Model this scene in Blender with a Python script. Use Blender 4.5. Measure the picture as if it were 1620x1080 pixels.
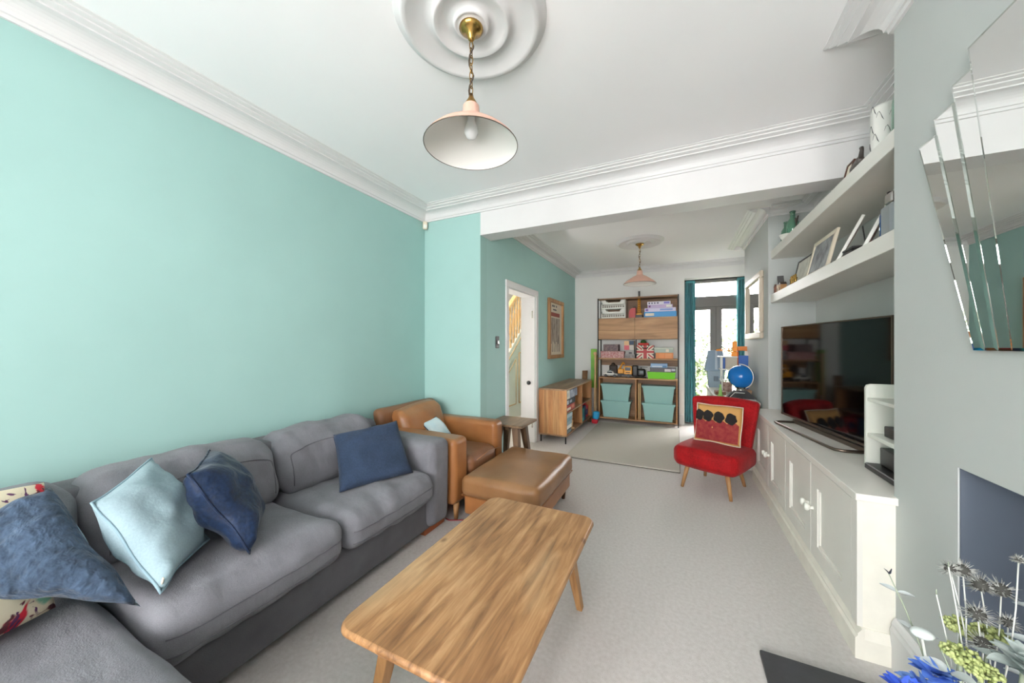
import bpy, bmesh, math, random
from mathutils import Vector, Matrix, noise
random.seed(7)
PI = math.pi
scene = bpy.context.scene
for o in list(bpy.data.objects): bpy.data.objects.remove(o)
C = scene.collection

# ------------------------------------------------------------------ camera
cam_d = bpy.data.cameras.new('camera'); cam = bpy.data.objects.new('camera', cam_d); C.objects.link(cam)
cam_d.sensor_width = 36.0; cam_d.lens = 36.0*545/1620; cam_d.shift_y = 6.0/1620; cam_d.clip_start = .02
cam.location = (0, 0, 1.3); cam.rotation_euler = (PI/2, 0, .446)
scene.camera = cam
# ------------------------------------------------------------------ view, world, lights
vs = scene.view_settings
vs.view_transform = 'Standard'; vs.look = 'None'; vs.gamma = 1; vs.use_curve_mapping = False
vs.exposure = 0.2
scene.cycles.use_denoising = True
scene.cycles.max_bounces = 14; scene.cycles.diffuse_bounces = 8; scene.cycles.transparent_max_bounces = 16
scene.cycles.sample_clamp_indirect = 6.0
w = bpy.data.worlds.new('world'); scene.world = w; w.use_nodes = True
bg = w.node_tree.nodes['Background']; bg.inputs[0].default_value = (1.0, .97, .962, 1); bg.inputs[1].default_value = 31.0
def area(name, loc, rot, sx, sy, power, col=(1, 1, 1), portal=False):
    l = bpy.data.lights.new(name, 'AREA'); l.shape = 'RECTANGLE'; l.size = sx; l.size_y = sy
    l.energy = power; l.color = col
    if portal: l.cycles.is_portal = True
    o = bpy.data.objects.new(name, l); C.objects.link(o); o.location = loc; o.rotation_euler = rot
    return o
area('portal_garden_door', (.6, 6.62, 1.2), (-PI/2, 0, 0), 1.1, 2.5, 0, portal=True)
area('portal_bay', (-.55, -2.52, 1.45), (PI/2, 0, 0), 3.0, 2.1, 0, portal=True)

# ------------------------------------------------------------------ materials
def new_mat(name):
    m = bpy.data.materials.new(name); m.use_nodes = True
    return m, m.node_tree, m.node_tree.nodes['Principled BSDF']
def lin(c): return tuple(((x/255)/12.92 if x/255 <= .04045 else ((x/255+.055)/1.055)**2.4) for x in c)
def mat(name, rgb, rough=.6, metal=0, var=0, vscale=8, bump=0, bscale=60, spec=.5, stretch=(1, 1, 1), sheen=0, coat=0, rgb2=None, detail=4):
    m, nt, b = new_mat(name); N = nt.nodes; L = nt.links
    c = lin(rgb)
    b.inputs['Base Color'].default_value = (*c, 1); b.inputs['Roughness'].default_value = rough; b.inputs['Metallic'].default_value = metal
    b.inputs['Specular IOR Level'].default_value = spec
    if sheen: b.inputs['Sheen Weight'].default_value = sheen; b.inputs['Sheen Roughness'].default_value = .5
    if coat: b.inputs['Coat Weight'].default_value = coat; b.inputs['Coat Roughness'].default_value = .2
    if var or bump or rgb2:
        tc = N.new('ShaderNodeTexCoord'); mp = N.new('ShaderNodeMapping'); mp.inputs['Scale'].default_value = stretch
        L.new(tc.outputs['Object'], mp.inputs[0])
    if var or rgb2:
        n = N.new('ShaderNodeTexNoise'); n.inputs['Scale'].default_value = vscale; n.inputs['Detail'].default_value = detail
        L.new(mp.outputs[0], n.inputs[0])
        r = N.new('ShaderNodeValToRGB'); r.color_ramp.elements[0].position = .3; r.color_ramp.elements[1].position = .7
        if rgb2: c0, c1 = c, lin(rgb2)
        else: c0, c1 = tuple(x*(1-var) for x in c), tuple(min(1, x*(1+var)) for x in c)
        r.color_ramp.elements[0].color = (*c0, 1); r.color_ramp.elements[1].color = (*c1, 1)
        L.new(n.outputs[0], r.inputs[0]); L.new(r.outputs[0], b.inputs['Base Color'])
    if bump:
        n2 = N.new('ShaderNodeTexNoise'); n2.inputs['Scale'].default_value = bscale; n2.inputs['Detail'].default_value = 3
        L.new(mp.outputs[0], n2.inputs[0])
        bp = N.new('ShaderNodeBump'); bp.inputs['Strength'].default_value = bump; bp.inputs['Distance'].default_value = .01
        L.new(n2.outputs[0], bp.inputs['Height']); L.new(bp.outputs[0], b.inputs['Normal'])
    return m
def wood(name, dark, mid, light, axis='y', rough=.45, scale=5, coat=0, patches=0.0):
    m, nt, b = new_mat(name); N = nt.nodes; L = nt.links
    tc = N.new('ShaderNodeTexCoord'); mp = N.new('ShaderNodeMapping')
    k = {'x': (.09, 1, 1), 'y': (1, .09, 1), 'z': (1, 1, .09)}[axis]
    mp.inputs['Scale'].default_value = k; L.new(tc.outputs['Object'], mp.inputs[0])
    n = N.new('ShaderNodeTexNoise'); n.inputs['Scale'].default_value = scale*4; n.inputs['Detail'].default_value = 8; n.inputs['Roughness'].default_value = .6; n.inputs['Distortion'].default_value = .6
    L.new(mp.outputs[0], n.inputs[0])
    r = N.new('ShaderNodeValToRGB'); e = r.color_ramp.elements; e[0].position = .3; e[1].position = .72
    e[0].color = (*lin(dark), 1); e[1].color = (*lin(light), 1); x = e.new(.5); x.color = (*lin(mid), 1)
    L.new(n.outputs[0], r.inputs[0])
    out = r.outputs[0]
    n2 = N.new('ShaderNodeTexNoise'); n2.inputs['Scale'].default_value = scale*1.0; n2.inputs['Detail'].default_value = 3
    mp2 = N.new('ShaderNodeMapping'); mp2.inputs['Scale'].default_value = tuple(.35 if q < 1 else 1 for q in k); L.new(tc.outputs['Object'], mp2.inputs[0]); L.new(mp2.outputs[0], n2.inputs[0])
    mx = N.new('ShaderNodeMix'); mx.data_type = 'RGBA'; mx.blend_type = 'SOFT_LIGHT'; mx.inputs[0].default_value = .65
    L.new(out, mx.inputs[6]); L.new(n2.outputs[0], mx.inputs[7]); out = mx.outputs[2]
    if patches:
        n3 = N.new('ShaderNodeTexNoise'); n3.inputs['Scale'].default_value = 3.2; n3.inputs['Detail'].default_value = 5
        L.new(mp2.outputs[0], n3.inputs[0])
        r3 = N.new('ShaderNodeValToRGB'); r3.color_ramp.elements[0].position = .52; r3.color_ramp.elements[1].position = .75
        r3.color_ramp.elements[1].color = (patches,)*3+(1,); L.new(n3.outputs[0], r3.inputs[0])
        m3 = N.new('ShaderNodeMix'); m3.data_type = 'RGBA'; m3.inputs[7].default_value = (*lin((214, 190, 150)), 1)
        L.new(r3.outputs[0], m3.inputs[0]); L.new(out, m3.inputs[6]); out = m3.outputs[2]
    if patches:
        mk = N.new('ShaderNodeMapping'); mk.inputs['Scale'].default_value = (1, .6, 0); L.new(tc.outputs['Object'], mk.inputs[0])
        vo = N.new('ShaderNodeTexVoronoi'); vo.inputs['Scale'].default_value = 6.5; L.new(mk.outputs[0], vo.inputs['Vector'])
        rk = N.new('ShaderNodeValToRGB'); rk.color_ramp.elements[0].position = .035; rk.color_ramp.elements[1].position = .10
        rk.color_ramp.elements[0].color = (.75, .75, .75, 1); rk.color_ramp.elements[1].color = (0, 0, 0, 1); L.new(vo.outputs['Distance'], rk.inputs[0])
        mk2 = N.new('ShaderNodeMix'); mk2.data_type = 'RGBA'; mk2.inputs[7].default_value = (*lin((98, 64, 38)), 1); L.new(rk.outputs[0], mk2.inputs[0]); L.new(out, mk2.inputs[6]); out = mk2.outputs[2]
    L.new(out, b.inputs['Base Color']); b.inputs['Roughness'].default_value = rough
    if coat: b.inputs['Coat Weight'].default_value = coat; b.inputs['Coat Roughness'].default_value = .25
    bp = N.new('ShaderNodeBump'); bp.inputs['Strength'].default_value = .12; bp.inputs['Distance'].default_value = .004
    L.new(n.outputs[0], bp.inputs['Height']); L.new(bp.outputs[0], b.inputs['Normal'])
    return m
def fabric(name, rgb, weave=900, var=.12, rough=.9, sheen=.2, streak=None, bump=.25, wrinkle=0, wscale=9, wst=(1, 1, 1)):
    m, nt, b = new_mat(name); N = nt.nodes; L = nt.links
    c = lin(rgb)
    tc = N.new('ShaderNodeTexCoord')
    n = N.new('ShaderNodeTexNoise'); n.inputs['Scale'].default_value = 9; n.inputs['Detail'].default_value = 6; L.new(tc.outputs['Object'], n.inputs[0])
    n2 = N.new('ShaderNodeTexNoise'); n2.inputs['Scale'].default_value = weave/6; n2.inputs['Detail'].default_value = 2
    mp = N.new('ShaderNodeMapping'); mp.inputs['Scale'].default_value = streak or (1, 1, 1); L.new(tc.outputs['Object'], mp.inputs[0]); L.new(mp.outputs[0], n2.inputs[0])
    ad = N.new('ShaderNodeMath'); ad.operation = 'ADD'; L.new(n.outputs[0], ad.inputs[0]); L.new(n2.outputs[0], ad.inputs[1])
    ml = N.new('ShaderNodeMath'); ml.operation = 'MULTIPLY'; ml.inputs[1].default_value = .5; L.new(ad.outputs[0], ml.inputs[0])
    r = N.new('ShaderNodeValToRGB'); r.color_ramp.elements[0].position = .35; r.color_ramp.elements[1].position = .65
    r.color_ramp.elements[0].color = (*[x*(1-var) for x in c], 1); r.color_ramp.elements[1].color = (*[min(1, x*(1+var)) for x in c], 1)
    L.new(ml.outputs[0], r.inputs[0]); L.new(r.outputs[0], b.inputs['Base Color'])
    b.inputs['Roughness'].default_value = rough; b.inputs['Sheen Weight'].default_value = sheen; b.inputs['Specular IOR Level'].default_value = .2
    bp = N.new('ShaderNodeBump'); bp.inputs['Strength'].default_value = bump; bp.inputs['Distance'].default_value = .003
    L.new(n2.outputs[0], bp.inputs['Height']); L.new(bp.outputs[0], b.inputs['Normal'])
    if wrinkle:
        mw = N.new('ShaderNodeMapping'); mw.inputs['Scale'].default_value = wst; L.new(tc.outputs['Object'], mw.inputs[0])
        nw = N.new('ShaderNodeTexNoise'); nw.inputs['Scale'].default_value = wscale; nw.inputs['Detail'].default_value = 3; nw.inputs['Distortion'].default_value = .25; L.new(mw.outputs[0], nw.inputs[0])
        bw = N.new('ShaderNodeBump'); bw.inputs['Strength'].default_value = wrinkle; bw.inputs['Distance'].default_value = .03
        L.new(nw.outputs[0], bw.inputs['Height']); L.new(bw.outputs[0], bp.inputs['Normal'])
    return m
def glass_mat(name, tint=(1, 1, 1), gloss=.08):
    m, nt, b = new_mat(name); N = nt.nodes; L = nt.links; N.remove(b)
    t = N.new('ShaderNodeBsdfTransparent'); t.inputs[0].default_value = (*tint, 1)
    g = N.new('ShaderNodeBsdfGlossy'); g.inputs['Roughness'].default_value = .02
    mx = N.new('ShaderNodeMixShader'); mx.inputs[0].default_value = gloss
    L.new(t.outputs[0], mx.inputs[1]); L.new(g.outputs[0], mx.inputs[2]); L.new(mx.outputs[0], N['Material Output'].inputs[0])
    return m

M = {}
M['wall_green'] = mat('wall_green', (158, 194, 189), .75, var=.03, vscale=2, bump=.03, bscale=120)
M['wall_green_brightened'] = mat('wall_green_brightened', (163, 199, 195), .75, var=.03, vscale=2, bump=.03, bscale=120)  # same green paint, colour lifted to offset dim light in the rear room
M['wall_grey'] = mat('wall_grey', (188, 192, 190), .75, var=.03, vscale=2, bump=.03, bscale=120)
M['wall_white'] = mat('wall_white', (228, 228, 225), .75, var=.015, vscale=2)
M['ceiling'] = mat('ceiling', (248, 247, 248), .85, var=.012, vscale=1.5)
M['trim'] = mat('trim', (220, 219, 219), .5, var=.01)
M['paint'] = mat('paint', (226, 224, 217), .4, var=.02, vscale=5)
M['paint_worn'] = mat('paint_worn', (232, 229, 218), .45, var=.05, vscale=12)
M['carpet'] = mat('carpet', (202, 197, 193), .95, rgb2=(216, 212, 209), vscale=55, bump=.6, bscale=420, spec=.1, sheen=.2, detail=12)
M['rug'] = mat('rug', (184, 180, 170), .95, rgb2=(198, 194, 184), vscale=90, bump=.5, bscale=160, spec=.1, stretch=(1, 6, 1))
M['rug_edge'] = mat('rug_edge', (92, 88, 80), .9)
M['slate'] = mat('slate', (52, 54, 58), .45, var=.25, vscale=6, bump=.15, bscale=25)
M['recess'] = mat('recess', (86, 95, 108), .7, var=.06, vscale=3)
M['brass'] = mat('brass', (170, 135, 75), .25, metal=1)
M['copper'] = mat('copper', (222, 178, 160), .4, metal=.15)
M['enamel'] = mat('enamel', (232, 230, 225), .35)
M['bulb'] = mat('bulb', (235, 235, 235), .2)
M['sofa'] = fabric('sofa', (116, 116, 122), 1500, .2, streak=(1, 1, 4), bump=.5, wrinkle=.30, wscale=5, wst=(1, 2.4, 1), sheen=.1)
M['sofa_dark'] = fabric('sofa_dark', (94, 94, 99), 1500, .18, streak=(1, 1, 4), bump=.5, sheen=.1)
M['navy'] = fabric('navy', (46, 60, 82), 700, .22, sheen=.08, wrinkle=.25, wscale=8)
M['navy_fluffy'] = fabric('navy_fluffy', (58, 73, 92), 260, .45, sheen=.1, bump=1.6, wrinkle=.6, wscale=22)
M['velvet'] = fabric('velvet', (20, 37, 64), 500, .5, sheen=.12, rough=.5, wrinkle=.7, wscale=9)
M['pale_blue'] = fabric('pale_blue', (148, 170, 178), 900, .08, sheen=.05, wrinkle=.45, wscale=7, wst=(1.8, 1, .8))
M['leather'] = mat('leather', (138, 88, 48), .36, rgb2=(168, 112, 66), vscale=4, bump=.12, bscale=70, coat=.15, detail=8)
M['leather_dark'] = mat('leather_dark', (112, 72, 46), .45, rgb2=(132, 90, 60), vscale=5, bump=.12, bscale=70, detail=8)
M['table_wood'] = wood('table_wood', (114, 80, 50), (156, 114, 74), (188, 148, 106), 'y', .42, 9, coat=.08, patches=.6)
M['leg_wood'] = wood('leg_wood', (130, 90, 52), (165, 122, 78), (186, 144, 98), 'z', .5, 5)
M['dark_table'] = wood('dark_table', (84, 66, 48), (116, 94, 72), (142, 118, 94), 'y', .4, 5)
M['dark_table_leg'] = wood('dark_table_leg', (80, 60, 44), (108, 84, 62), (130, 104, 80), 'z', .45, 5)
M['oak_x'] = wood('oak_x', (128, 92, 58), (172, 130, 88), (200, 160, 116), 'x', .5, 3)
M['oak_z'] = wood('oak_z', (132, 88, 50), (180, 128, 80), (204, 158, 108), 'z', .5, 3)
M['oak_y'] = wood('oak_y', (116, 88, 62), (146, 116, 88), (170, 142, 112), 'y', .4, 3)
M['oak_dark'] = wood('oak_dark', (96, 70, 46), (126, 94, 64), (150, 116, 82), 'x', .5, 3)
M['pale_wood'] = wood('pale_wood', (170, 132, 86), (200, 162, 114), (220, 186, 140), 'z', .5, 5)
M['red_velvet'] = fabric('red_velvet', (150, 13, 19), 500, .3, sheen=.06, rough=.7, wrinkle=.12, wscale=7)
M['black_metal'] = mat('black_metal', (38, 36, 36), .45, metal=.6)
M['black'] = mat('black', (22, 22, 24), .4)
M['screen'] = mat('screen', (6, 6, 8), .06, spec=.6)
M['silver'] = mat('silver', (190, 188, 184), .25, metal=1)
M['bronze'] = mat('bronze', (110, 98, 88), .3, metal=.9)
M['mirror'] = mat('mirror', (235, 238, 236), .01, metal=1)
M['bevel'] = mat('bevel', (205, 214, 208), .03, metal=1)
M['window_grey'] = mat('window_grey', (98, 94, 90), .5)
M['curtain'] = fabric('curtain', (84, 150, 156), 500, .15, sheen=.1)
M['glass'] = glass_mat('glass', (1, 1, 1), .05)
M['green_glass'] = mat('green_glass', (120, 178, 150), .08, coat=.3)
M['green_glass'].node_tree.nodes['Principled BSDF'].inputs['Transmission Weight'].default_value = .6
M['blue_glass'] = mat('blue_glass', (18, 88, 160), .08)
M['blue_glass'].node_tree.nodes['Principled BSDF'].inputs['Transmission Weight'].default_value = .4
M['clear_glass'] = mat('clear_glass', (200, 208, 212), .05)
M['clear_glass'].node_tree.nodes['Principled BSDF'].inputs['Transmission Weight'].default_value = .6
M['bin_teal'] = mat('bin_teal', (150, 194, 190), .4)
M['white_plastic'] = mat('white_plastic', (228, 228, 220), .4)
M['cream'] = mat('cream', (222, 212, 192), .5)
def col(rgb, rough=.5, **k):
    key = 'c%d_%d_%d_%d' % (*rgb, int(rough*100))
    if key not in M: M[key] = mat('colour_%d_%d_%d' % rgb, rgb, rough, **k)
    return M[key]

# ------------------------------------------------------------------ mesh helpers
from mathutils.bvhtree import BVHTree
def seam_on(mb, pts, d, r=.0028, lift=.0015):
    bv = BVHTree.FromPolygons([Vector(v) for v in mb.v], mb.f); d = Vector(d).normalized(); out = []
    for p in pts:
        h = bv.ray_cast(Vector(p)-d*1.0, d)
        if h[0] is not None: out.append(h[0]-d*lift)
    return MB().tube(out, r, 6)
class MB:
    def __init__(s): s.v = []; s.f = []; s.sm = []; s.mi = []; s.cur = 0
    def add(s, vs, fs, smooth=False, M4=None):
        b = len(s.v)
        for p in vs:
            p = Vector(p); s.v.append(tuple(M4 @ p if M4 else p))
        for f in fs: s.f.append(tuple(i+b for i in f)); s.sm.append(smooth); s.mi.append(s.cur)
        return s
    def box(s, x0, x1, y0, y1, z0, z1, M4=None):
        vs = [(x, y, z) for z in (z0, z1) for y in (y0, y1) for x in (x0, x1)]
        return s.add(vs, [(0, 2, 3, 1), (4, 5, 7, 6), (0, 1, 5, 4), (2, 6, 7, 3), (0, 4, 6, 2), (1, 3, 7, 5)], M4=M4)
    def rbox(s, x0, x1, y0, y1, z0, z1, r=.003, M4=None):
        # chamfered box
        h = [(x1-x0)/2, (y1-y0)/2, (z1-z0)/2]; c = Vector(((x0+x1)/2, (y0+y1)/2, (z0+z1)/2)); r = min(r, *[q*.9 for q in h])
        bm = bmesh.new(); bmesh.ops.create_cube(bm, size=1)
        for v in bm.verts: v.co = Vector((v.co.x*2*h[0], v.co.y*2*h[1], v.co.z*2*h[2]))+c
        bmesh.ops.bevel(bm, geom=list(bm.edges), offset=r, segments=1, profile=.5, affect='EDGES')
        return s.frombm(bm, M4=M4)
    def frombm(s, bm, smooth=False, M4=None):
        bm.verts.ensure_lookup_table(); bm.verts.index_update()
        s.add([v.co[:] for v in bm.verts], [[v.index for v in f.verts] for f in bm.faces], smooth, M4); bm.free(); return s
    def prism(s, pts, a, b, axis='z', M4=None, smooth=False):
        # polygon pts (2d) extruded along axis from a to b
        def P(p, q): return {'z': (p[0], p[1], q), 'x': (q, p[0], p[1]), 'y': (p[0], q, p[1])}[axis]
        n = len(pts); vs = [P(p, a) for p in pts]+[P(p, b) for p in pts]
        fs = [(i, (i+1) % n, n+(i+1) % n, n+i) for i in range(n)]
        s.add(vs, fs, smooth, M4); k = len(s.v)-2*n
        s.f.append(tuple(range(k+n-1, k-1, -1))); s.f.append(tuple(range(k+n, k+2*n))); s.sm += [False]*2; s.mi += [s.cur]*2
        return s
    def lathe(s, prof, c=(0, 0, 0), seg=32, M4=None, smooth=True):
        n = len(prof); vs = []; fs = []
        for i in range(seg):
            a = 2*PI*i/seg
            for r, z in prof: vs.append((c[0]+r*math.cos(a), c[1]+r*math.sin(a), c[2]+z))
        for i in range(seg):
            j = (i+1) % seg
            for k in range(n-1): fs.append((i*n+k, j*n+k, j*n+k+1, i*n+k+1))
        return s.add(vs, fs, smooth, M4)
    def cyl(s, a, b, ra, rb=None, seg=12, smooth=True, caps=True, M4=None):
        rb = ra if rb is None else rb
        a = Vector(a); b = Vector(b); d = (b-a).normalized(); q = d.to_track_quat('Z', 'Y').to_matrix()
        vs = []
        for p, r in ((a, ra), (b, rb)):
            for i in range(seg): vs.append(p+q @ Vector((r*math.cos(2*PI*i/seg), r*math.sin(2*PI*i/seg), 0)))
        s.add(vs, [(i, (i+1) % seg, seg+(i+1) % seg, seg+i) for i in range(seg)], smooth, M4)
        if caps:
            k = len(s.v)-2*seg
            s.f.append(tuple(range(k+seg-1, k-1, -1))); s.f.append(tuple(range(k+seg, k+2*seg))); s.sm += [False]*2; s.mi += [s.cur]*2
        return s
    def tube(s, pts, r, seg=8, closed=False, M4=None):
        P = [Vector(p) for p in pts]; n = len(P); vs = []; fs = []
        rr = r if isinstance(r, (list, tuple)) else [r]*n
        up = Vector((0, 0, 1)); prev = None
        for i in range(n):
            if closed: d = P[(i+1) % n]-P[i-1]
            else: d = P[min(i+1, n-1)]-P[max(i-1, 0)]
            d.normalize()
            if prev is None:
                u = d.orthogonal().normalized()
            else:
                u = (prev-d*prev.dot(d)); u = u.normalized() if u.length > 1e-6 else d.orthogonal().normalized()
            prev = u; w_ = d.cross(u)
            for k in range(seg):
                a = 2*PI*k/seg; vs.append(P[i]+(u*math.cos(a)+w_*math.sin(a))*rr[i])
        for i in range(n if closed else n-1):
            j = (i+1) % n
            for k in range(seg): fs.append((i*seg+k, i*seg+(k+1) % seg, j*seg+(k+1) % seg, j*seg+k))
        if not closed:
            fs.append(tuple(range(seg-1, -1, -1))); fs.append(tuple((n-1)*seg+k for k in range(seg)))
        return s.add(vs, fs, True, M4)
    def ball(s, c, r, seg=16, rings=10, sc=(1, 1, 1), M4=None):
        vs = [(c[0], c[1], c[2]-r*sc[2])]; fs = []
        for i in range(1, rings):
            t = PI*i/rings
            for k in range(seg):
                a = 2*PI*k/seg; vs.append((c[0]+r*sc[0]*math.sin(t)*math.cos(a), c[1]+r*sc[1]*math.sin(t)*math.sin(a), c[2]-r*sc[2]*math.cos(t)))
        vs.append((c[0], c[1], c[2]+r*sc[2])); T = len(vs)-1
        for k in range(seg): fs.append((0, 1+(k+1) % seg, 1+k)); fs.append((T, 1+(rings-2)*seg+k, 1+(rings-2)*seg+(k+1) % seg))
        for i in range(rings-2):
            for k in range(seg): fs.append((1+i*seg+k, 1+i*seg+(k+1) % seg, 1+(i+1)*seg+(k+1) % seg, 1+(i+1)*seg+k))
        return s.add(vs, fs, True, M4)
    def softbox(s, x0, x1, y0, y1, z0, z1, r=.05, n=10, puff=(0, 0, 0), nz=0, ns=4, seed=0, fn=None, M4=None):
        h = Vector(((x1-x0)/2, (y1-y0)/2, (z1-z0)/2)); c = Vector(((x0+x1)/2, (y0+y1)/2, (z0+z1)/2)); r = min(r, h.x*.98, h.y*.98, h.z*.98)
        def coords(a):
            inn = a-r; o = [-a, -inn-r*.55, -inn-r*.22]
            o += [-inn+2*inn*i/n for i in range(n+1)]
            return o+[inn+r*.22, inn+r*.55, a]
        cs = [coords(h.x), coords(h.y), coords(h.z)]; idx = {}; vs = []; fs = []
        def vert(p):
            k = tuple(round(q, 5) for q in p)
            if k in idx: return idx[k]
            p = Vector(p); q = Vector([max(-(h[i]-r), min(h[i]-r, p[i])) for i in range(3)])
            d = p-q
            out = q+d.normalized()*r if d.length > 1e-9 else p
            for i in range(3):
                if puff[i]:
                    j, k2 = (i+1) % 3, (i+2) % 3
                    out[i] += puff[i]*(p[i]/h[i])*(1-(p[j]/h[j])**2)*(1-(p[k2]/h[k2])**2)
            if nz: 
                nn = noise.noise_vector((out+Vector((seed*3.1, seed*1.7, seed)))*ns); out += nn*nz
                nn = noise.noise_vector((out+Vector((seed*3.1, seed*1.7, seed)))*ns*3.3); out += nn*nz*.3
            if fn: out = fn(out, p, h)
            idx[k] = len(vs); vs.append(out+c); return idx[k]
        for ax in range(3):
            a, b = (ax+1) % 3, (ax+2) % 3
            for sg in (-1, 1):
                A, B = cs[a], cs[b]
                for i in range(len(A)-1):
                    for j in range(len(B)-1):
                        q = []
                        for (ii, jj) in ((i, j), (i+1, j), (i+1, j+1), (i, j+1)):
                            p = [0, 0, 0]; p[ax] = sg*h[ax]; p[a] = A[ii]; p[b] = B[jj]; q.append(vert(p))
                        fs.append(tuple(q) if sg > 0 else tuple(reversed(q)))
        return s.add(vs, fs, True, M4)
    def pillow(s, c4, t, n=18, pinch=.07, nz=.006, ns=7, seed=0, ex=.42, sag=0):
        # c4 = TL, TR, BR, BL in space
        TL, TR, BR, BL = [Vector(p) for p in c4]
        nrm = ((TR-TL)+(BR-BL)).cross((TL-BL)+(TR-BR)).normalized()
        vs = []; fs = []; idx = {}
        cen = (TL+TR+BR+BL)/4
        for side in (1, -1):
            for i in range(n+1):
                for j in range(n+1):
                    u = -1+2*i/n; v = -1+2*j/n
                    edge = i in (0, n) or j in (0, n)
                    if edge and side == -1: idx[(side, i, j)] = idx[(1, i, j)]; continue
                    uu = u*(1-pinch*(1-v*v)*u*u); vv = v*(1-pinch*(1-u*u)*v*v)
                    a = (uu+1)/2; b = (vv+1)/2
                    p = (BL*(1-a)+BR*a)*(1-b)+(TL*(1-a)+TR*a)*b
                    th = t/2*(max(0, (1-u*u))*max(0, (1-v*v)))**ex
                    if nz: p = p+noise.noise_vector((p+Vector((seed, seed*2, 0)))*ns)*nz
                    q = p+nrm*side*th
                    if nz: q += nrm*noise.noise((p+Vector((seed*5, 0, seed)))*ns*2)*nz*2*(0 if edge else 1)
                    idx[(side, i, j)] = len(vs); vs.append(q)
        for side in (1, -1):
            for i in range(n):
                for j in range(n):
                    q = [idx[(side, i, j)], idx[(side, i+1, j)], idx[(side, i+1, j+1)], idx[(side, i, j+1)]]
                    fs.append(tuple(q if side > 0 else q[::-1]))
        s.add(vs, fs, True)
        nf = n*n; s.mi[-2*nf:] = [0]*nf+[1]*nf
        k = len(s.v)-len(vs)
        ring = [(i, 0) for i in range(n)]+[(n, j) for j in range(n)]+[(i, n) for i in range(n, 0, -1)]+[(0, j) for j in range(n, 0, -1)]
        s.ring = [s.v[k+idx[(1, i, j)]] for i, j in ring]; s.nrm = nrm
        return s
    def build(s, name, m, parent=None, origin=None):
        me = bpy.data.meshes.new(name); v = s.v
        if origin is not None: v = [tuple(Vector(p)-Vector(origin)) for p in v]
        me.from_pydata(v, [], s.f); me.polygons.foreach_set('use_smooth', s.sm)
        ms = m if isinstance(m, (list, tuple)) else [m]
        for q in ms: me.materials.append(M[q] if isinstance(q, str) else q)
        if len(ms) > 1: me.polygons.foreach_set('material_index', s.mi)
        me.update()
        o = bpy.data.objects.new(name, me); C.objects.link(o)
        if origin is not None: o.location = origin
        if parent: o.parent = parent
        return o
def tag(o, label, cat, group=None):
    o['label'] = label; o['category'] = cat
    if group: o['group'] = group
    return o
def thing(name, label, cat, loc=(0, 0, 0), rz=0, group=None):
    o = bpy.data.objects.new(name, None); C.objects.link(o); o.location = loc; o.rotation_euler = (0, 0, rz); o.empty_display_size = .1
    return tag(o, label, cat, group)
def struct(name, mb, m, parent=None):
    o = mb.build(name, m, parent)
    if not parent: o['kind'] = 'structure'
    return o
def sub(o, levels=1):
    md = o.modifiers.new('sub', 'SUBSURF'); md.levels = levels; md.render_levels = levels; return o
def bev(o, wd=.004, seg=2):
    md = o.modifiers.new('bevel', 'BEVEL'); md.width = wd; md.segments = seg; md.limit_method = 'ANGLE'; md.angle_limit = .6; return o
def T(x=0, y=0, z=0, rx=0, ry=0, rz=0):
    return Matrix.Translation((x, y, z)) @ Matrix.Rotation(rz, 4, 'Z') @ Matrix.Rotation(ry, 4, 'Y') @ Matrix.Rotation(rx, 4, 'X')

# ------------------------------------------------------------------ room shell
XL, XN, XB, XA = -2.387, -1.71, .80, 1.16        # left wall, rear room left wall, chimney breasts, alcove back
YN, YBR, YF, YK = 2.869, 3.07, 6.3, -2.3         # nib/beam face, beam rear, far wall, bay wall
Z1, Z2 = 2.70, 2.62                              # ceilings
b1, b2 = (.40, 1.94), (4.08, 5.37)               # chimney breasts in Y
struct('floor', MB().box(-3.2, 1.5, YK-.3, 8.0, -.1, 0), 'carpet')
struct('ceiling', MB().box(XL-.15, XA+.25, YK-.3, YBR, Z1, Z1+.15), 'ceiling')
struct('ceiling', MB().box(XN-.02, XA+.25, YBR, YF+.3, Z2, Z1+.15), 'ceiling')
struct('wall_left', MB().box(XL-.15, XL, YK-.3, YN, 0, Z1), 'wall_green')
struct('wall_return', MB().box(XL-.15, XN, YN, YN+.12, 0, Z1), 'wall_green')
# rear room left wall with doorway
dy0, dy1, dz = 3.46, 4.29, 1.955
mb = MB().box(XN-.12, XN, YN+.12, dy0, 0, Z1).box(XN-.12, XN, dy1, YF, 0, Z1).box(XN-.12, XN, dy0, dy1, dz, Z1)
struct('wall_left_rear', mb, 'wall_green_brightened')
# far wall with garden door opening
ox0, ox1, oz = .115, 1.10, 2.385
mb = MB().box(XN-.12, ox0, YF, YF+.3, 0, Z1).box(ox1, XA+.25, YF, YF+.3, 0, Z1).box(ox0, ox1, YF, YF+.3, oz, Z1)
struct('wall_far', mb, 'wall_white')
struct('wall_right', MB().box(XA, XA+.25, YK-.3, YF, 0, Z1), 'wall_grey')
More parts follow.
